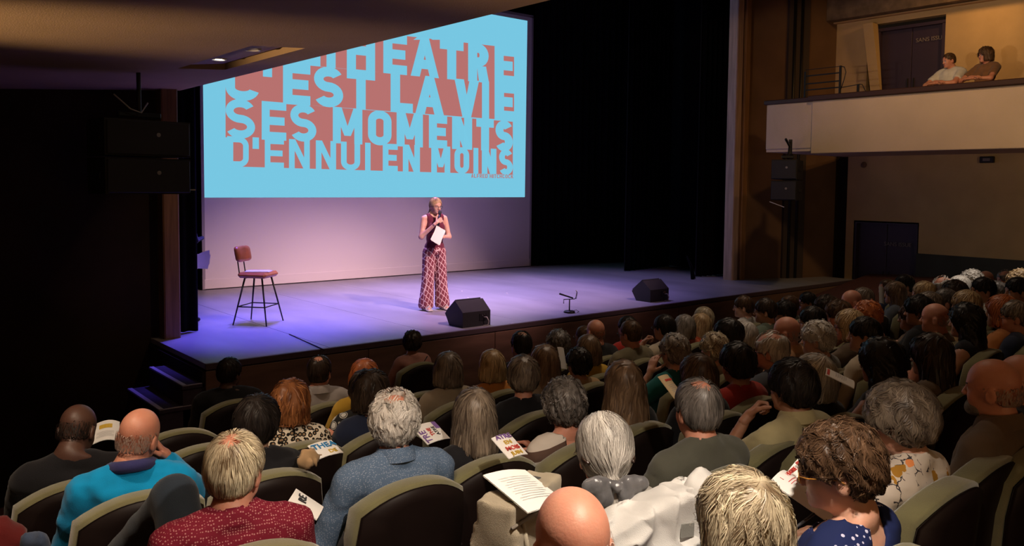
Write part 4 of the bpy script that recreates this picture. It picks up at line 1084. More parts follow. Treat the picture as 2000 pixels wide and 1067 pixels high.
# middle rows
person(620, 696, M_, 'crown', 'dark', 'rosy', 'lap', lgrey, 'balding man in pale grey collared shirt in second row', collar='shirt', sleeve='long')
person(708, 700, F_, 'bob', 'orange', 'fair', 'lap', yellow, 'woman with strawberry blonde bob, red scarf and yellow top', th=1, key='scarf')
person(444, 698, M_, 'short', 'black', 'dark', 'lap', black, 'man in black jacket in deep shade below the stage corner', sleeve='long', bulk=1.15)
person(803, 645, F_, 'curlyshort', 'dark', 'tan', 'lap', pink, 'person with dark curls, dusty pink shirt and thin black shoulder strap', sleeve='long', key='strap', bulk=.95)
person(958, 682, F_, 'bob', 'blonde', 'fair', 'lap', orange, 'woman with straight blonde bob in bright orange top', sleeve='long')
person(1018, 693, F_, 'thick', 'greybrown', 'rosy', 'lap', black, 'woman with short brown-grey hair, black top and thin necklace')
person(1060, 672, F_, 'long', 'lightbrown', 'fair', 'lap', beige, 'woman with long fair brown hair beside the short brown-grey head', sleeve='long')
person(1016, 648, M_, 'crown', 'black', 'tan', 'lap', black, 'dark-haired man with small bald spot in front row, face turned', sleeve='long', hy=.25)
person(1088, 643, F_, 'curly', 'darkgrey', 'fair', 'book', black, 'woman with curly grey hair in front row reading a white sheet', sleeve='long')
person(1128, 678, F_, 'curlyshort', 'black', 'tan', 'lap', tanc, 'person with dark full curls in tan top', hy=.1)
person(1146, 653, F_, 'bob', 'lightbrown', 'fair', 'lap', yellow, 'woman with light brown bob, yellow jacket over her shoulders', sleeve='long')
person(1162, 624, M_, 'stubble', 'black', 'rosy', 'lap', black, 'man with shiny red bald head in black shirt in front row', hy=.1)
person(1140, 636, M_, 'crop', 'brown', 'tan', 'lap', brownc, 'smaller head in profile in front of the shiny red bald head', hy=.4, gl='dark')
person(1230, 625, M_, 'crop', 'brown', 'rosy', 'lap', ltolive, 'man with cropped hair, glasses and olive T-shirt', hy=.35, gl='dark')
person(1224, 617, M_, 'short', 'black', 'tan', 'lap', red, 'dark-haired person in red almost hidden behind the olive T-shirt man', hy=.2)
person(1296, 614, M_, 'short', 'black', 'tan', 'chinL', cream, 'dark-haired bearded man with glasses and cream shirt, hand at chin', hy=.35, gl='dark')
person(1315, 650, F_, 'curlyshort', 'grey', 'fair', 'cheekL', teal, 'woman with wavy grey hair in teal top, arm raised to her face', hy=.2)
person(1335, 614, F_, 'bob', 'grey', 'fair', 'lap', dred, 'small grey bobbed head in front row beside the hair-clip blonde')
person(1367, 611, F_, 'long', 'blonde', 'fair', 'lap', dred, 'woman with long strawberry blonde hair held by a dark clip', hy=.05)
person(1373, 599, F_, 'bob', 'paleblonde', 'fair', 'lap', grey, 'pale blonde head just beyond the long strawberry blonde hair', hy=.2)
person(1393, 648, F_, 'curlyshort', 'paleblonde', 'fair', 'lap', cream, 'woman with short curly cream-blonde hair', hy=.25)
person(1421, 621, F_, 'thick', 'black', 'rosy', 'lap', black, 'dark-haired woman in profile beside the cream-white bob', hy=.45)
person(1453, 627, F_, 'bob', 'white', 'fair', 'lap', plaid, 'woman with smooth cream-white bob and small checked top', hy=.25)
person(1451, 577, M_, 'short', 'brown', 'pale', 'lap', white_, 'man with brown hair, glasses and white T-shirt by the stage front', hy=.35, gl='dark')
person(1494, 582, M_, 'short', 'dark', 'olive', 'lap', C_('sage', (.13, .17, .13)), 'dark-haired person with sunglasses and sage green top by the stage front', hy=.35, gl='dark')
person(1531, 586, M_, 'thick', 'black', 'tan', 'lap', cream, 'dark-haired man in profile with cream collar in front row', hy=.4)
person(1540, 576, M_, 'crop', 'brown', 'rosy', 'lap', grey, 'brown head half hidden beyond the cream collar man', hy=.45)
person(1536, 618, M_, 'stubble', 'grey', 'rosy', 'lap', C_('apricot', (.60, .30, .13)), 'bald man with glasses in apricot shirt', hy=.4, gl='dark', collar='shirt')
person(1505, 650, M_, 'ring', 'white', 'rosy', 'chinR', bluegrey, 'man with thin white hair and glasses, hands clasped at his chest', hy=.35, gl='dark')
person(1595, 625, F_, 'curlyshort', 'white', 'fair', 'lap', grey, 'woman with curly white hair turned to the stage', hy=.4)
person(1585, 598, M_, 'short', 'black', 'olive', 'lap', brownc, 'dark-haired person behind the curly white hair, glasses on nose', hy=.5, gl='dark')
person(1576, 570, M_, 'short', 'black', 'tan', 'lap', black, 'very dark head with glasses by the wall column', hy=.5, gl='dark')
person(1612, 575, F_, 'thick', 'dark', 'rosy', 'lap', dred, 'woman in profile with dark hair, second from the wall column', hy=.6)
person(1635, 585, F_, 'thick', 'brown', 'rosy', 'lap', brownc, 'woman with brown hair in profile, between dark heads and the bald profile', hy=.6)
person(1662, 566, M_, 'stubble', 'brown', 'rosy', 'lap', dred, 'ruddy bald man in profile far back', hy=.6)
person(1683, 561, F_, 'bob', 'greybrown', 'fair', 'lap', black, 'woman with dull brown bob behind the ruddy bald profile', hy=.5)
person(1658, 603, F_, 'bob', 'blonde', 'rosy', 'chinL', brownc, 'woman with blonde hair and glasses, hand near her chin', hy=.6, gl='dark')
person(1692, 586, F_, 'curlyshort', 'orange', 'rosy', 'lap', C_('vermilion', (.62, .10, .02)), 'woman with orange hair and vermilion top', hy=.3)
person(1687, 618, M_, 'short', 'black', 'tan', 'lap', cream, 'dark-haired man with cream collared shirt', hy=.5, sleeve='long')
person(1885, 590, F_, 'longcurly', 'black', 'tan', 'restR', black, 'woman with long black curls and bare arm on her armrest', sleeve='none', hy=.35, collar='wide')
person(1825, 592, M_, 'stubble', 'grey', 'rosy', 'lap', ltolive, 'man with ruddy bald head and striped olive top', hy=.3)
person(1779, 590, F_, 'thick', 'brown', 'tan', 'lap', brownc, 'woman with brown short hair and glasses before the ruddy bald head', hy=.45, gl='dark', sleeve='long')
person(1746, 549, F_, 'long', 'lightbrown', 'fair', 'lap', bluegrey, 'woman with long fringed light brown hair and blue-grey top', hy=.3, sleeve='long')
person(1978, 586, M_, 'short', 'greybrown', 'rosy', 'lap', navy, 'man with grey hair, glasses and navy shirt', hy=.45, gl='dark', sleeve='long')
# far rows under the bright house spot
person(1803, 549, F_, 'short', 'blonde', 'fair', 'lap', grey, 'blonde short-haired head in the far rows, before the thin white hair', hy=.4)
person(1764, 536, M_, 'short', 'black', 'tan', 'lap', black, 'dark-haired head behind the long fringed brown hair', hy=.3)
person(1730, 545, M_, 'crop', 'brown', 'rosy', 'book', navy, 'ruddy person holding a narrow folded leaflet upright', hy=.6)
person(1840, 541, M_, 'ring', 'white', 'rosy', 'lap', grey, 'man with pink crown and thin white hair in far rows', hy=.35)
person(1872, 538, F_, 'bob', 'white', 'fair', 'lap', grey, 'woman with smooth white bob lit by the house spot', hy=.25)
person(1896, 526, F_, 'curly', 'white', 'fair', 'lap', white_, 'woman with bright white curls in the house spot', hy=.2)
person(1923, 529, M_, 'stubble', 'grey', 'rosy', 'lap', white_, 'bald man with pink crown beside the bright white curls', hy=.2)
person(1862, 546, M_, 'thick', 'dark', 'olive', 'lap', brownc, 'rounded dark brown head before the smooth white bob', hy=.3)
person(1844, 563, M_, 'crop', 'darkgrey', 'rosy', 'lap', cream, 'cropped dark grey head above the ruddy bald head', hy=.3)
person(1812, 569, F_, 'bob', 'greybrown', 'fair', 'lap', brownc, 'dull blonde head just above the brown short-haired woman', hy=.3)
person(1793, 575, F_, 'thick', 'black', 'tan', 'lap', black, 'small black-haired head between the brown hair and ruddy bald head', hy=.3)
person(1885, 566, F_, 'bob', 'blonde', 'fair', 'lap', tanc, 'tan blonde head above the long black curls', hy=.3)
person(1918, 541, M_, 'short', 'black', 'tan', 'lap', white_, 'dark-haired man with white collar beside the bright white curls', hy=.5)
person(1944, 549, M_, 'thick', 'darkgrey', 'rosy', 'lap', brownc, 'large grey-brown head with brown shirt in the far rows', hy=.3, bulk=1.1)
person(1962, 529, M_, 'ring', 'grey', 'rosy', 'lap', grey, 'grey balding head near the top of the far rows', hy=.3)
person(1990, 525, F_, 'curly', 'blonde', 'fair', 'lap', beige, 'head of light blonde curls near the top of the far rows', hy=.2)
person(1985, 541, M_, 'short', 'black', 'tan', 'lap', black, 'man with dark hair and ruddy profile below the blonde curls', hy=.5)
person(1955, 575, F_, 'bob', 'orange', 'tan', 'lap', C_('rust', (.45, .16, .04)), 'head with rust hair band beside the long black curls', hy=.3)
# balcony
person(0, 0, M_, 'crop', 'brown', 'rosy', 'rail', white_, 'man in white T-shirt leaning on the balcony rail with folded arms', root=(14.13, at(1843, 125, 0, 13.9)[1], 2.80), az=.95, byaw=1.35, pitch=-.15, bulk=1.05, legs='tucked')
person(0, 0, F_, 'bobwave', 'brown', 'rosy', 'rail', C_('brown_knit', (.20, .10, .05)), 'woman with wavy brown hair and brown top leaning on the balcony rail', root=(14.13, at(1913, 112, 0, 13.9)[1], 2.84), az=.95, byaw=1.35, gl='dark', legs='tucked')
HEADT = HT_HI; HANDT = HD_HI
# empty seats that show
def seat_px(px, py, lab, th=0.):
    """empty seat whose back crest shows at the pixel"""
    for Y in np.arange(.3, 8, .01):
        p = at(px, py, 1, Y)
        if p[2] <= floor_z(p[0], Y+.3)+.985: break
    chair((p[0], Y+.30, floor_z(p[0], Y+.30)), th, lab)
seat_px(357, 846, 'empty green velvet seat beside the turquoise sweater')
seat_px(408, 876, 'empty green velvet seat ahead of the burgundy dotted shirt')
seat_px(1560, 868, 'empty green velvet seat crest between the olive T-shirt and amber glasses')
seat_px(840, 770, 'green velvet seat crest partly seen behind the curly white hair')
seat_px(1985, 905, 'green velvet seat crest by the frame edge under the brown collared shirt')

# ================================================================= the speaker on stage
def speaker():
    fem = True; r = empty('person', (7.02, 10.17, 0), 0, 'woman standing on stage in maroon sleeveless top and patterned trousers, speaking into a microphone', 'person')
    th = math.radians(-190); r.rotation_euler = (0, 0, th)
    v = Vol((-.34, -.25, -.01), (.34, .36, 1.50), .011)
    T = [('e', (0, 0, .93), (.145, .105, .12)), ('e', (0, .005, 1.08), (.120, .090, .14)), ('e', (0, 0, 1.25), (.138, .098, .14)), ('c', (-.095, -.01, 1.37), (.095, -.01, 1.37), .050, .050),
         ('e', (-.065, .075, 1.24), (.055, .05, .055)), ('e', (.065, .075, 1.24), (.055, .05, .055)), ('c', (0, -.02, 1.42), (.12, -.01, 1.385), .036, .042), ('c', (0, -.02, 1.42), (-.12, -.01, 1.385), .036, .042)]
    A = [('c', (.165, -.01, 1.365), (.225, .03, 1.10), .047, .038), ('c', (.225, .03, 1.10), (.075, .20, 1.30), .037, .023),
         ('c', (-.165, -.01, 1.365), (-.225, .02, 1.09), .047, .038), ('c', (-.225, .02, 1.09), (-.03, .21, 1.10), .037, .023)]
    Lg = []
    for s_ in (-1, 1): Lg += [('c', (s_*.085, 0, .88), (s_*.105, .01, .46), .085, .05), ('c', (s_*.105, .01, .46), (s_*.13, -.01, .08), .045, .034), ('c', (s_*.13, -.02, .04), (s_*.15, .14, .03), .035, .028)]
    def put(v, L, off, k=.03):
        for p in L:
            if p[0] == 'e': v.ell(p[1], np.array(p[2])+off, k)
            else: v.cap(p[1], p[2], p[3]+off, p[4]+off, k)
    put(v, T+A+Lg, 0); V, Q = v.mesh(); parts = [(V, Q, 0)]
    HV, HQ, HMi = HT_HI[True]; base = np.array((0, -.01, 1.44))
    yaw, pitch = .16, -.12
    parts.append((head_xf(HV, yaw, pitch, 0, base), HQ, HMi))
    add_hands(parts, [(1, None, (.075, .20, 1.30), (-.75, .25, .55), (.35, .85, .2), 'fist'), (-1, None, (-.03, .21, 1.10), (.9, .25, .25), (.1, .9, .35), 'hold')])
    V, Q, MI = merge(parts); link('body', mesh_np('body', V, Q, True, MI), r, [skinm('pale'), EYEW, IRIS, LIPS, SHOE])
    v = Vol((-.34, -.25, .80), (.34, .30, 1.50), .011); put(v, T, .010, .025)
    P = np.meshgrid(*v.ax, indexing='ij', sparse=True); v.f = v.f+.003*wob(P, 30, 4)
    v.f = np.maximum(v.f, .90-P[2]+0*v.f); v.cap(base, base+(0, .03, .2), .075, .09, .01, True); v.cap(base+(0, .05, -.02), base+(0, .1, .03), .045, .05, .01, True)
    for s_ in (-1, 1): v.ell((s_*.185, -.01, 1.39), (.055, .09, .10), .01, True)
    V, Q = v.mesh(); link('top', mesh_np('top', V, Q), r, C_('maroon', (.13, .022, .045)))
    MB().tube([(.118*cos(a), .088*sin(a), .925) for a in np.linspace(0, 2*PI, 30)], .016, 6, False).build('waistband', C_('maroon', (0, 0, 0)), r, smooth=True)
    MB().tube([(-.01, .108, .93), (-.02, .118, .86), (-.015, .115, .78)], .006, 6).build('drawstring', C_('maroon', (0, 0, 0)), r, smooth=True)
    v = Vol((-.34, -.26, .0), (.34, .26, 1.0), .012)
    v.ell((0, 0, .90), (.158, .118, .12), .02)
    for s_ in (-1, 1):
        v.cap((s_*.085, 0, .86), (s_*.105, .0, .45), .098, .088, .02); v.cap((s_*.105, .0, .45), (s_*.135, .0, .085), .088, .112, .02)
    P = np.meshgrid(*v.ax, indexing='ij', sparse=True)
    v.f = v.f+.006*wob((P[0]*2.2, P[1]*2.2, P[2]*.35), 26, 6); v.f = np.maximum(v.f, .035-P[2]+0*v.f)
    V, Q = v.mesh()
    def lattice(nt, vv):
        a = ramp(nt, vor(nt, mp(nt, vv, (1, 1, .62), (0, .55, 0)), 21, feat='DISTANCE_TO_EDGE', rnd=.12), [(0, (.75, .58, .58)), (.06, (.20, .05, .07))], True); return a
    link('trousers', mesh_np('trousers', V, Q), r, pattern('maroon_lattice', lattice))
    for s_ in (-1, 1):
        m = MB(); m.box((s_*.145, .07, .018), (.085, .25, .03), b=.012); m.tube([(s_*.105, .12, .03), (s_*.147, .13, .075), (s_*.19, .12, .03)], .014, 6); m.build('sandal', white_, r, smooth=False)
    Mh = Matrix.Translation(base+np.array((0, 0, .02))) @ (Matrix.Rotation(yaw, 4, 'Z') @ Matrix.Rotation(pitch, 4, 'X')) @ Matrix.Translation((0, 0, -.02))
    o = link('hair', hair_mesh('pony', 2400, 6, .0014, 5), r, HM('orange' if 0 else 'blonde')); o.matrix_basis = Mh
    o = link('glasses', glasses('dark'), r, IRON); o.matrix_basis = Mh
    # wireless microphone and folded sheets are things of their own
    Rm = Matrix.Translation((7.02, 10.17, 0)) @ Matrix.Rotation(th, 4, 'Z')
    mic = empty('microphone', Rm @ Vector((.045, .235, 1.27)), th, 'black handheld microphone held up to the woman on stage', 'microphone')
    q = MB(); a, b_ = Vector((0, 0, 0)), Vector((-.045, -.055, .17)); q.cyl(a, b_, .013, .019, 14); q.build('handle', IRON, mic, smooth=True)
    u = (b_-a).normalized(); q = MB(); q.tube([b_-u*.005, b_+u*.01, b_+u*.035, b_+u*.052, b_+u*.058], [.018, .026, .027, .018, .004], 14); q.build('grille_head', GRILL, mic, smooth=True)
    sh = empty('speech_notes', Rm @ Vector((.06, .25, 1.13)), th, 'white folded sheets of paper in the hand of the woman on stage', 'paper')
    for k, (dy, rr) in enumerate(((0, -.62), (.006, -.5))):
        def g(u, t, dy=dy): return ((u-.5)*.16, dy+.02*(u-.5)**2, (t-.5)*.25)
        q = MB(); q.grid(g, 6, 3); o = q.build('sheet', WHITEP, sh, smooth=True); o.rotation_euler = (.25, rr, 0)
speaker()

# ================================================================= things on the stage
def stool():
    p = at(505, 631, 2, 0); th = math.radians(-140)
    r = empty('bar_stool', p, th, 'bar stool with orange-brown leather pads and thin black legs on stage', 'stool')
    LEA = mat('cognac_leather', (.58, .19, .04), .35, noise=.25, nscale=7, bump=.1, bscale=80)
    m = MB(); m.box((0, 0, .655), (.40, .40, .075), b=.03); m.build('seat', LEA, r, smooth=False)
    for sx in (-1, 1):
        for sy in (-1, 1):
            MB().tube([(sx*.13, sy*.12, .62), (sx*.245, sy*.235, 0)], [.013, .009], 8).build('leg', IRON, r, smooth=True)
    for a, b_ in (((-.20, -.19, .24), (.20, -.19, .24)), ((-.20, .19, .24), (.20, .19, .24)), ((-.20, -.19, .24), (-.20, .19, .24)), ((.20, -.19, .24), (.20, .19, .24))):
        MB().cyl(a, b_, .008, n=8).build('stretcher', IRON, r, smooth=True)
    for s_ in (-1, 1):
        MB().tube([(s_*.08, -.12, .61), (s_*.08, -.20, .62), (s_*.08, -.225, .66), (s_*.08, -.27, .97)], .008, 8).build('back_rod', IRON, r, smooth=True)
    def bk(y0, y1):
        P = [];
        for i in range(24):
            a = 2*PI*i/24; P.append((.175*np.sign(cos(a))*abs(cos(a))**.4, .105*np.sign(sin(a))*abs(sin(a))**.4))
        return P
    P = bk(0, 0); V = []; 
    for y, s_ in ((.0, .6), (.0, .93), (.015, 1), (.045, 1), (.06, .93), (.06, .6)):
        V += [(x*s_, -.262+y+.5*x*x-(z*s_)*.18, .925+z*s_) for x, z in P]
    Fc = [(i*24+k, i*24+(k+1) % 24, (i+1)*24+(k+1) % 24, (i+1)*24+k) for i in range(5) for k in range(24)]+[tuple(range(24)), tuple(5*24+k for k in range(24))[::-1]]
    MB().add(V, Fc).build('backrest', LEA, r, smooth=True)
    pz = empty('script_sheets', (p[0], p[1], .694), th+.2, 'white script pages lying on the bar stool seat', 'paper')
    for k in range(3): o = MB().box((0.01*k, .02-.012*k, .003*k), (.21, .297, .002)).build('sheet', WHITEP, pz); o.rotation_euler = (0, 0, .05*k)
stool()
def wedge(p, th, w_, lab):
    r = empty('monitor_wedge', p, th, lab, 'stage monitor')
    pr = [(0, 0), (0, .20), (.17, .34), (.40, .15), (.30, 0)]
    m = MB(); m.prism([(-w_/2, y, z) for y, z in pr], (w_, 0, 0)); m.build('cabinet', CABP, r)
    m = MB(); a = np.array((.185, .338)); b_ = np.array((.397, .162)); n = np.array((.64, .77))*.006
    m.prism([(-w_/2+.02, *(a+n)), (-w_/2+.02, *(b_+n)), (-w_/2+.02, *(b_+n*3)), (-w_/2+.02, *(a+n*3))], (w_-.04, 0, 0)); m.build('grille', GRILL, r)
    m = MB(); m.box((w_*.22, -.004, .12), (.12, .008, .10), b=.002); m.build('connector_plate', IRON, r)
    MB().cyl((w_*.2, 0, .145), (w_*.2, -.014, .145), .012).build('socket', CHROME, r); MB().cyl((w_*.28, 0, .145), (w_*.28, -.014, .145), .012).build('socket', CHROME, r)
    MB().tube([(w_*.25, -.008, .115), (w_*.27, -.06, .12), (w_*.33, -.065, .07), (w_*.33, -.05, .01), (w_*.2, -.03, .008)], .008, 8).build('cable', mat('pale_cable', (.5, .48, .46), .5), r, smooth=True)
wedge(at(931, 638, 2, 0), 0, .46, 'black wedge monitor on the stage lip beside the speaking woman')
wedge(at(1288, 589, 2, 0), 0, .46, 'black wedge monitor farther along the stage lip, past the low microphone stand')
p = at(1112, 611, 2, 0)
r = empty('microphone_stand', p, 0, 'low black table stand with small microphone at the stage lip', 'microphone stand')
m = MB(); m.lathe([(0, 0), (.085, 0), (.085, .018), (.07, .03), (.012, .034), (0, .034)], 20); m.build('base', IRON, r, smooth=True)
MB().cyl((0, 0, .03), (0, 0, .20), .009).build('pole', IRON, r, smooth=True)
MB().tube([(-.09, .03, .14), (-.09, .03, .20), (.09, -.02, .20), (.11, -.03, .235)], .007, 6).build('bracket', IRON, r, smooth=True)
MB().tube([(.05, -.02, .215), (-.06, .03, .255), (-.14, .07, .285)], [.010, .012, .014], 8).build('microphone_body', IRON, r, smooth=True)
MB().tube([(.10, -.03, .20), (.115, -.035, .30), (.10, -.03, .33)], [.012, .009, .006], 8).build('small_microphone', CHROME, r, smooth=True)
MB().tube([(.07, -.01, .02), (.14, 0, .03), (.17, -.03, .004), (.10, -.06, .004)], .004, 6).build('cable', IRON, r, smooth=True)
# crumbs of confetti
for i, (px, py, lab) in enumerate(((902, 569, 'closest to the woman, upper one'), (914, 582, 'nearest the wedge speaker'), (990, 573, 'alone in the middle of the stage'))):
    tag(MB().box(at(px, py, 2, .004), (.03, .025, .006), rz=i, b=.002).build('paper_scrap', WHITEP), 'tiny white scrap on the stage floor, '+lab, 'scrap')
# vinyl seam on the deck, built as a thin raised dark line
a, b_ = at(565, 653, 2, .006), at(634, 684, 2, .006)
tag(MB().tube([a, (a+b_)/2, b_], .006, 6).build('floor_seam', IRON, smooth=True), 'thin black seam line running straight across the stage towards its edge', 'cable')
# black masking drapes
def drape(p0, p1, z0, z1, lab, amp=.05, n=9, name='stage_drape'):
    p0, p1 = np.array(p0, float), np.array(p1, float); L = np.linalg.norm(p1-p0); u_ = (p1-p0)/L; nrm = np.array((-u_[1], u_[0]))
    def g(u, t):
        q = p0+(p1-p0)*u+nrm*amp*sin(u*n*2*PI)*(1-.35*t)
        return (q[0], q[1], z0+(z1-z0)*t)
    m = MB(); m.grid(g, n*8+1, 5)
    nn = len(m.v); m.add([(x+nrm[0]*.012, y+nrm[1]*.012, z) for x, y, z in m.v], [tuple(reversed(f)) for f in m.f])
    o = m.build(name, BLACKCLOTH, smooth=True); tag(o, lab, 'curtain'); return o
drape((2.9, 10.5), (3.60, 10.40), .01, 6.5, 'black drape hanging just inside the near wooden pillar', .03, 5)
drape((3.9, 13.9), (4.80, 13.95), .01, 6.5, 'black drape beside the screen, behind the hidden helper', .05, 6)
drape((12.75, 14.45), (15.3, 13.9), .01, 6.5, 'black backdrop drape next to the screen edge', .06, 14)
drape((13.63, 12.35), (15.3, 12.5), .01, 6.5, 'black side drape standing forward in mid stage', .05, 10)
drape((14.0, 10.7), (15.4, 10.6), .01, 6.5, 'black side drape next to the pale proscenium pillar', .05, 9)
drape((3.0, 15.0), (5.3, 15.0), .01, 6.5, 'black backdrop drape on the stool side of the screen', .06, 12)
p = at(1354, 546, 2, 0)
tag(MB().tube([(p[0], p[1], .01), (p[0]-.03, p[1]+.03, .25), (p[0]-.10, p[1]+.1, .48)], [.05, .03, .012], 8).build('drape_tail', BLACKCLOTH, smooth=True), 'gathered black cloth tail touching the stage floor by the pale pillar', 'cloth')
# helper behind the near drape: head edge and a sheet of paper
hp = at(362, 474, 1, 11.2)
pr_ = empty('person', (hp[0]-.04, 11.2, 0), PI, 'helper mostly hidden behind the near stage drape, dressed in black', 'person')
L = prims(True); 
def helper(r):
    v = Vol((-.3, -.22, 0), (.3, .45, 1.5), .016)
    for c, q in (((0, 0, .95), (.15, .11, .14)), ((0, 0, 1.12), (.13, .10, .14)), ((0, 0, 1.28), (.16, .11, .14))): v.ell(c, q, .03)
    for s_ in (-1, 1):
        v.cap((s_*.09, 0, .90), (s_*.1, .01, .48), .085, .055, .03); v.cap((s_*.1, .01, .48), (s_*.1, 0, .08), .052, .036, .03); v.cap((s_*.1, -.02, .035), (s_*.11, .15, .03), .035, .03, .02)
        v.cap((s_*.16, 0, 1.36), (s_*.21, .04, 1.10), .045, .038, .03); v.cap((s_*.21, .04, 1.10), (s_*.06, .28, 1.12), .036, .026, .02)
    V, Q = v.mesh(); parts = [(V, Q, 4)]; HV, HQ, HMi = HT_LO[True]; parts.append((HV+np.array((0, -.01, 1.42)), HQ, HMi))
    V, Q, MI = merge(parts); link('body', mesh_np('body', V, Q, True, MI), r, [skinm('pale'), EYEW, IRIS, LIPS, black])
    o = link('hair', hair_mesh('bob', 620, 6, .0032, 1, .011, .004), r, HM('grey')); o.location = (0, -.01, 1.42)
helper(pr_); pr_.location.z = hp[2]-1.54 if hp[2] > 1.6 else 0; pr_.location.z = 0; pr_.rotation_euler = (0, 0, -1.2)
q = at(395, 512, 1, 11.0)
s_ = empty('paper_sheets', q, .3, 'white papers sticking out past the near stage drape', 'paper')
for k in range(2):
    def g(u, t, k=k): return ((u-.5)*.24, .01*k+.03*sin(u*3), (t-.5)*.20+.04*u*(1-2*k*.5))
    o = MB().grid(g, 7, 4).build('sheet', WHITEP, s_, smooth=True); o.rotation_euler = (.2, -.15+.25*k, 0)

# ================================================================= hung loudspeakers
def hung(p, th, lab, sz, tilt=.08):
    r = empty('hanging_loudspeaker', p, th, lab, 'loudspeaker')
    wx, dy, hz = sz
    for k in (0, 1):
        z = -k*(hz+.02)
        m = MB(); m.prism([(-wx/2, -dy/2, z-hz/2), (wx/2, -dy/2+.04*k, z-hz/2), (wx/2, -dy/2, z+hz/2), (-wx/2, -dy/2, z+hz/2)], (0, dy, 0)); m.build('cabinet', CABP, r)
        m = MB(); m.box((0, -dy/2-.012, z), (wx*.96, .02, hz*.92), b=.006); m.build('grille', GRILL, r)
        MB().lathe([(0, 0), (.018, 0), (.02, .006), (0, .008)], 12, (0, 0, 0)).build('emblem', mat('emblem_grey', (.3, .3, .32), .4), r).matrix_basis = Matrix.Translation((wx*.1, -dy/2-.022, z+hz*.1)) @ Matrix.Rotation(PI/2, 4, 'X')
        for s2 in (-1, 1): MB().box((s2*(wx/2+.006), 0, z), (.012, dy*.5, .05), b=.003).build('side_rail', IRON, r)
    m = MB(); m.box((0, 0, hz/2+.06), (wx*.5, .06, .05), b=.008); m.build('bracket', IRON, r)
    return r
hl = hung(at(285, 270, 1, 8.15)+np.array((0, .2, 0)), .12, 'dark two-box loudspeaker cluster under the near balcony ceiling', (.80, .42, .335))
m = MB(); m.cyl((0, 0, .22), (0, 0, cz(hl.location.x)-hl.location.z+.02), .02); m.build('pole', IRON, hl)
MB().tube([(-.25, -.05, .40), (-.12, -.1, .27), (-.02, -.1, .24), (.05, -.08, .34)], .007, 6).build('cable', mat('pale_cable', (.5, .5, .5)), hl, smooth=True)
MB().box((.40, -.25, -.48), (.05, .01, .012), rz=.0).build('pull_tab', NOSE, hl)
hr = hung(at(1532, 332, 0, 13.0)+np.array((.1, 0, .0)), -1.15, 'dark two-box loudspeaker cluster below the end of the far balcony', (.42, .85, .34))
MB().cyl((0, 0, .2), (0, .25, .50), .02).build('pole', IRON, hr); MB().box((.0, .28, .42), (.06, .04, .26), b=.004).build('plate', IRON, hr); MB().tube([(0, .2, .42), (0, -.2, .50), (0, -.32, .52)], .022, 8).build('arm', IRON, hr, smooth=True)
MB().box((-.1, -.46, -.60), (.26, .012, .012), rot=Matrix.Rotation(.35, 3, 'Y')).build('light_strip', mat('pale_edge', (.7, .72, .74), .3), hr)

# ================================================================= papers, bags and clothes in the stalls
def ptd(px, py, d):
    return CAM+d*(_F+_R*(px-1000)/FPX-_U*(py-CY)/FPX)
INK = mat('ink_black', (.03, .03, .035), .5); INKR = mat('ink_red', (.55, .06, .05), .5); INKO = mat('ink_orange', (.75, .14, .04), .5); INKY = mat('ink_ochre', (.60, .40, .05), .5); INKB = mat('ink_blue', (.03, .22, .50), .5); INKP = mat('ink_purple', (.20, .10, .35), .5); INKG = mat('ink_grey', (.35, .35, .36), .5)
def leaflet(px, py, d, w_, h_, rz, tilt, roll, lab, prints=(), fold=False, name='programme', m_=None):
    r = empty(name, ptd(px, py, d), 0, lab, 'paper'); r.rotation_mode = 'XYZ'
    r.rotation_euler = (tilt, roll, rz)
    pages = ((-w_/2, 0), (0, w_/2)) if fold else ((-w_/2, w_/2),)
    bow = lambda x: (.035*sin(min(1, abs(x)/(w_/2))*PI*.8)) if fold else .008*cos(x/w_*3)
    for x0, x1 in pages:
        def g(u, t): x = x0+(x1-x0)*u; return (x, (t-.5)*h_, bow(x))
        q = MB().grid(g, 8, 3); nn = list(q.v); q.add([(a, b_, c-.003) for a, b_, c in nn], [tuple(reversed(f)) for f in q.f]); q.build('page', m_ or WHITEP, r, smooth=True)
    for (txt, x, y, s, rot, ink) in prints:
        if txt == '#':
            q = MB(); sx, sy = s; q.grid(lambda u, t: (x+(u-.5)*sx, y+(t-.5)*sy, bow(x+(u-.5)*sx)+.0015), 5, 2); q.build('print_block', ink, r)
        else:
            o = sign_text(txt, (x, y, bow(x)+.0015), s, ink, (0, 0, rot), r, 'lettering')
    return r
def para(x, y, w_, n, ink=INKG, g=.009): return [('#', x, y-i*g, (w_*(1-.25*(i % 3 == 2)), .0022), 0, ink) for i in range(n)]
leaflet(180, 850, 4.25, .25, .15, -.25, .45, .1, 'open white programme with an orange block, before the shadowy man', [('#', -.085, .03, (.055, .06), 0, INKO), ('SAISON', -.06, .062, .014, 0, INK), ('#', .06, .03, (.06, .03), 0, INKY)]+para(-.06, -.015, .08, 5)+para(.06, -.01, .08, 5), True)
leaflet(1592, 958, 2.5, .27, .19, .12, .40, -.1, 'open programme with red headings held by the woman with amber glasses', [('LE THEATRE', -.055, .075, .018, 0, INKR), ('#', -.006, -.085, (.05, .03), 0, INKR)]+para(-.055, .055, .09, 3, INKR)+[('DE CHE', .055, .08, .022, 0, INKR), ('PRT', .05, .05, .018, 0, INK), ('DE TO', .05, .03, .016, 0, INK)]+para(-.06, -.0, .08, 4), True)
leaflet(1618, 1000, 2.45, .08, .08, .1, .4, 0, 'red and blue leaflet under the programme with red headings', [('#', -.01, .02, (.06, .05), 0, INKB), ('#', .0, -.035, (.08, .04), 0, INKR)], m_=INKR)
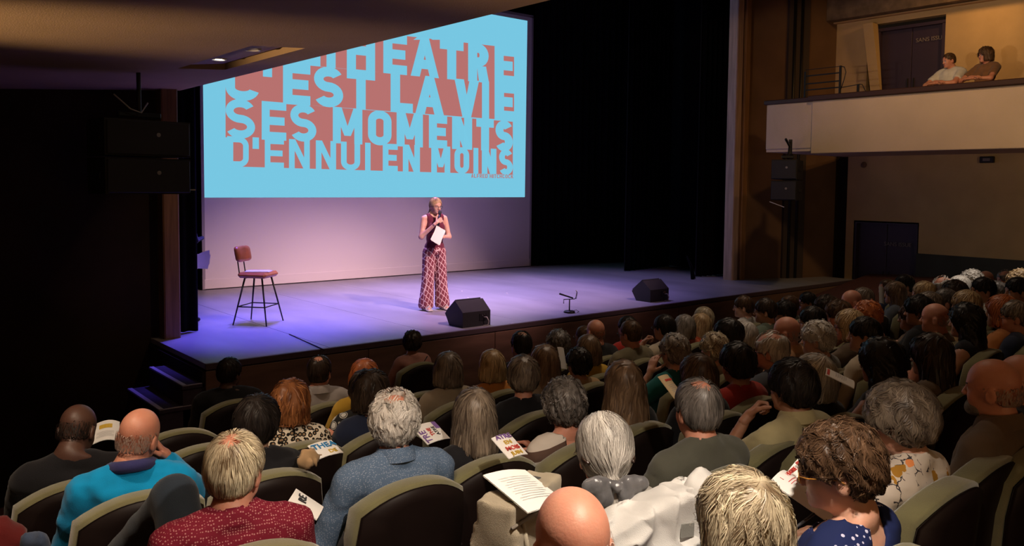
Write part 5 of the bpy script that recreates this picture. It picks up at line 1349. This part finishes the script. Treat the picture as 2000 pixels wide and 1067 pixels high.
leaflet(842, 846, 3.95, .14, .13, .1, .45, 0, 'white programme with bold dark letters beside the curly white hair', [('TRE', -.045, -.02, .05, PI/2, INKP), ('THE', -.005, .0, .03, PI/2, INKR), ('ATRE', .025, .0, .026, PI/2, INK), ('#', .055, .04, (.03, .05), 0, INKP)])
leaflet(995, 872, 3.4, .10, .13, .0, .45, 0, 'colourful programme in the hand of the sleeveless black top woman', [('ATRE', 0, .05, .034, 0, INKP), ('EN', .0, .015, .03, 0, INKY), ('MOIS', .0, -.02, .03, 0, INKR), ('JUIN', .0, -.05, .028, 0, INKY)])
leaflet(636, 878, 3.9, .13, .11, .1, .35, 0, 'programme with blue and yellow letters near the navy jacket', [('THEA', 0, .02, .05, 0, INKB), ('DE', .02, -.03, .035, 0, INKY)])
leaflet(598, 985, 2.95, .12, .12, .9, .6, 0, 'white programme corner with dark letters by the blue speckled sleeve', [('RE', 0, .02, .045, .2, INK)])
leaflet(1312, 757, 3.7, .11, .13, .3, .8, .1, 'small cream booklet with brown title before the brown bob', [('LES TARIFS', 0, .035, .014, 0, INKR)]+para(0, .01, .07, 5), m_=mat('cream_paper', (.62, .48, .28), .6))
leaflet(1640, 738, 3.75, .16, .13, .5, .4, 0, 'folded paper with red edge before the mass of dark curls', [('#', -.02, .055, (.10, .012), 0, INKR)]+para(0, .02, .1, 6))
leaflet(1839, 697, 4.6, .12, .08, .2, .4, 0, 'pale yellow paper between the long brown hair and the bare arm', m_=mat('cream_paper', (.62, .48, .28)))
leaflet(1722, 577, 7.2, .05, .16, -.5, 1.1, .3, 'narrow blue-grey leaflet held up in the far rows', m_=INKG)
leaflet(1062, 636, 6.6, .12, .14, .5, .9, .2, 'small white sheet before the curly grey hair in front row') if False else None
leaflet(1098, 700, 6.0, .08, .16, .2, 1.2, .25, 'white sheet held up beside the dark full curls')
leaflet(575, 832, 4.0, .12, .03, .1, .3, 0, 'white paper edge on the seat behind the leopard print') if False else None
# papers on the tote bag
leaflet(1028, 958, 2.25, .155, .20, -.0, .22, .12, 'white printed sheets lying on the beige bag', para(0, .06, .11, 11, mat('faint_ink', (.55, .55, .55), .6), .011), name='paper_sheets')
bg = empty('tote_bag', ptd(1016, 1000, 2.30), .35, 'beige canvas bag standing on the seat beside the silver ponytail', 'bag')
v = Vol((-.25, -.13, -.34), (.25, .13, .13), .013)
P = np.meshgrid(*v.ax, indexing='ij', sparse=True)
bx = np.maximum(np.maximum(np.abs(P[0])-.17, np.abs(P[1])-.045-.02*(P[2] < 0)), np.abs(P[2]+.11)-.17)-.028
v.f = bx+.006*wob(P, 22, 3); V, Q = v.mesh(); link('bag_body', mesh_np('bag_body', V, Q), bg, C_('canvas_beige', (.34, .29, .21)))
MB().tube([(-.20, -.07, .02), (-.1, -.085, .03), (.1, -.085, .02), (.2, -.07, .01)], .006, 6).build('zip', C_('zip_grey', (.25, .22, .18)), bg, smooth=True)
for s_ in (-1, 1): MB().tube([(-.13, s_*.075, .02), (-.15, s_*.11, -.08), (-.06, s_*.12, -.17), (.06, s_*.12, -.16), (.12, s_*.08, -.02), (.12, s_*.075, .02)], .009, 6).build('handle', C_('canvas_light', (.42, .37, .28)), bg, smooth=True)
bg.scale = (.72, .8, .8)
MB().box((0, 0, .075), (.30, .10, .02), b=.006).build('notebook', C_('dark_grey', (.05, .05, .05)), bg)
# white jacket over the ponytail seat
def jacket():
    r, Mh, org, bth, s_, d = PEOPLE['pony']; o = empty('white_jacket', (org[0]+.03, org[1], floor_z(org[0], org[1])+.0), bth*.5, 'crumpled white jacket with grey care label draped over the ponytail seat', 'jacket')
    def g(u, t):
        x = -.23+.56*u; s2 = t*.78
        zt = 1.02-.095*abs(x/.27)**2.2 if abs(x) < .27 else .925-.5*(abs(x)-.27)
        hem = .20+.26*(.5+.5*sin(u*7.5+.6))*(.4+.6*u) ; s2 = t*(.20+hem)
        if s2 < .14: y = -.165-.0*s2; z = zt+.064-(.14-s2)
        elif s2 < .26:
            a = (s2-.14)/.12*PI; y = -.225+.065*cos(a); z = zt+.066+.02*sin(a)
        else: y = -.29-.03*(s2-.26)-.05*u*(s2-.26); z = zt+.064-(s2-.26)
        y += -.02-.17*(zt-.81)*.4+.05*min(1, (x/.26)**2); 
        w1 = wob((np.array(x*1.6), np.array(y), np.array(z*.6)), 13, 8)
        w2 = wob((np.array(x*1.3+z*.6), np.array(y), np.array(z)), 34, 9)
        k = min(1, abs(s2-.2)*6+.25)
        rg = (1-abs(float(wob((np.array(x*1.3+z*.5), np.array(y), np.array(z*.8-x*.5)), 15, 21))))**4*.034
        y -= rg; z += rg*.6
        return (x+.012*float(w2)*k, y-.045*float(w1)*k-.012*k, z+.014*float(w2)*k+.022*float(w1))
    m = MB(); m.grid(g, 90, 70); me = m.me('cloth', True)
    JW = C_('jacket_white', (.74, .73, .71)); b_ = link('jacket_back', me, o, JW); sd = b_.modifiers.new('s', 'SOLIDIFY'); sd.thickness = .006
    # sleeve bunched over the crest corner
    v = Vol((.08, -.46, .45), (.48, .02, 1.2), .010)
    v.cap((.14, -.29, 1.09), (.28, -.31, 1.0), .055, .055, .03); v.cap((.28, -.31, 1.0), (.34, -.35, .70), .055, .032, .03); v.cap((.18, -.30, 1.02), (.12, -.38, .93), .05, .035, .03)
    P = np.meshgrid(*v.ax, indexing='ij', sparse=True); v.f = v.f+.018*wob((P[0]*1.4, P[1]*1.4, P[2]), 32, 5)+.004*wob(P, 90, 2)
    V, Q = v.mesh(); link('sleeve', mesh_np('sleeve', V, Q), o, JW)
    q = MB(); q.box((0, 0, 0), (.055, .004, .04), b=.001); lb = q.build('care_label', C_('label_grey', (.25, .25, .23)), o); lb.location = (.02, -.345, 1.01); lb.rotation_euler = (-.1, .15, .0)
jacket()
# satin bow on the ponytail
def bow():
    r, Mh, org, bth, s_, d = PEOPLE['pony']
    SAT = mat('grey_satin', (.13, .13, .14), .28, noise=.3, nscale=40, bump=.2, bscale=60, sheen=.3)
    v = Vol((-.14, -.20, -.09), (.14, -.05, .10), .006)
    for q in (-1, 1):
        v.ell((q*.055, -.125, .035), (.050, .022, .030), .01); v.ell((q*.035, -.130, .0), (.034, .012, .034), .01)
        v.cap((q*.02, -.13, .02), (q*.075, -.135, -.045), .012, .016, .01)
    v.ell((0, -.135, .035), (.016, .022, .018), .004)
    P = np.meshgrid(*v.ax, indexing='ij', sparse=True); v.f = v.f+.004*wob(P, 110, 3)
    V, Q = v.mesh(); o = link('bow', mesh_np('bow', V, Q), r, SAT); o.matrix_basis = Mh @ Matrix.Translation((0, 0, .03))
    for q in (-1, 1):
        o = MB().tube([(q*.078, -.01, .135), (q*.082, -.04, .120), (q*.070, -.07, .115)], .006, 6).build('hair_clip', mat('clip_brown', (.03, .015, .01), .3), r, smooth=True); o.matrix_basis = Mh
bow()
# zip on the black top, scarf, shoulder strap, beard, hood
def extras():
    r, Mh, org, bth, s_, d = PEOPLE['zip']
    MB().box((0, -.152, .985), (.006, .006, .05)).build('zip_pull', CHROME, r)
    r = PEOPLE['scarf'][0]; nb = NECK(0)
    MB().tube([(nb[0]+.075*cos(a), nb[1]+.075*sin(a), nb[2]-.01+.012*sin(3*a)) for a in np.linspace(0, 2*PI, 24)], .035, 8, False).build('scarf', red, r, smooth=True)
    r = PEOPLE['strap'][0]
    MB().tube([(.14, -.115, 1.03), (.05, -.155, .95), (-.08, -.155, .83), (-.15, -.13, .72)], .006, 6).build('bag_strap', IRON, r, smooth=True)
    r, Mh, *_ = PEOPLE['turq']
    MB().tube([(nb[0]+.078*cos(a), nb[1]+.078*sin(a), nb[2]-.0-.02*sin(a)) for a in np.linspace(PI*.95, 2.05*PI, 18)], .026, 8).build('collar', C_('indigo', (.03, .03, .12)), r, smooth=True)
    r, Mh, *_ = PEOPLE['beard']
    v = Vol((-.08, .02, -.02), (.08, .14, .10), .006); v.ell((0, .062, .045), (.056, .052, .044), .01); v.ell((0, .098, .028), (.026, .022, .024), .02)
    V, Q = v.mesh(); V = V[:]; o = link('beard', mesh_np('beard', V, Q), r, C_('beard_grey', (.22, .19, .16), noise=.4, nscale=60)); o.matrix_basis = Mh
    # ballpoint pen of the reader
    q = ptd(1553, 1032, 2.3); q2 = ptd(1590, 1004, 2.34); tag(MB().tube([q, q+(q2-q)*.15, q2], [.001, .0045, .004], 8).build('ballpoint_pen', INK, smooth=True), 'black ballpoint pen in the hand of the woman with amber glasses', 'pen')
    # clothes and bags at the near end of the rows
    q = ptd(92, 1085, 2.9)
    v = Vol((-.12, -.12, -.32), (.12, .12, .12), .012); v.cap((-.02, 0, .05), (.03, 0, -.28), .035, .045, .02); v.cap((-.04, .02, .06), (-.04, .03, -.2), .035, .03, .02)
    P = np.meshgrid(*v.ax, indexing='ij', sparse=True); v.f = v.f+.012*wob((P[0], P[1], P[2]*.4), 55, 2); V, Q = v.mesh()
    o = link('denim_sleeve', mesh_np('j', V, Q), None, C_('denim', (.04, .06, .11))); o.location = q; tag(o, 'blue-grey jacket hanging beside the turquoise sweater seat', 'jacket')
    q = ptd(-25, 1060, 3.2)
    v = Vol((-.25, -.2, -.3), (.25, .2, .16), .016); v.ell((0, 0, -.08), (.17, .11, .17), .02); P = np.meshgrid(*v.ax, indexing='ij', sparse=True); v.f = v.f+.018*wob(P, 26, 4); V, Q = v.mesh()
    o = link('red_coat', mesh_np('j', V, Q), None, C_('scarlet', (.10, .006, .006))); o.location = q; tag(o, 'red coat bundled at the row end by the dark wall', 'coat')
    q = ptd(604, 884, 3.75)
    v = Vol((-.12, -.1, -.14), (.12, .1, .1), .011); v.ell((0, 0, -.03), (.055, .03, .045), .01); P = np.meshgrid(*v.ax, indexing='ij', sparse=True); v.f = v.f+.014*wob(P, 80, 6); V, Q = v.mesh()
    o = link('paper_bag', mesh_np('j', V, Q), None, C_('kraft', (.42, .27, .14))); o.location = q; tag(o, 'crumpled brown paper bag beside the black bobbed hair', 'bag')
extras()
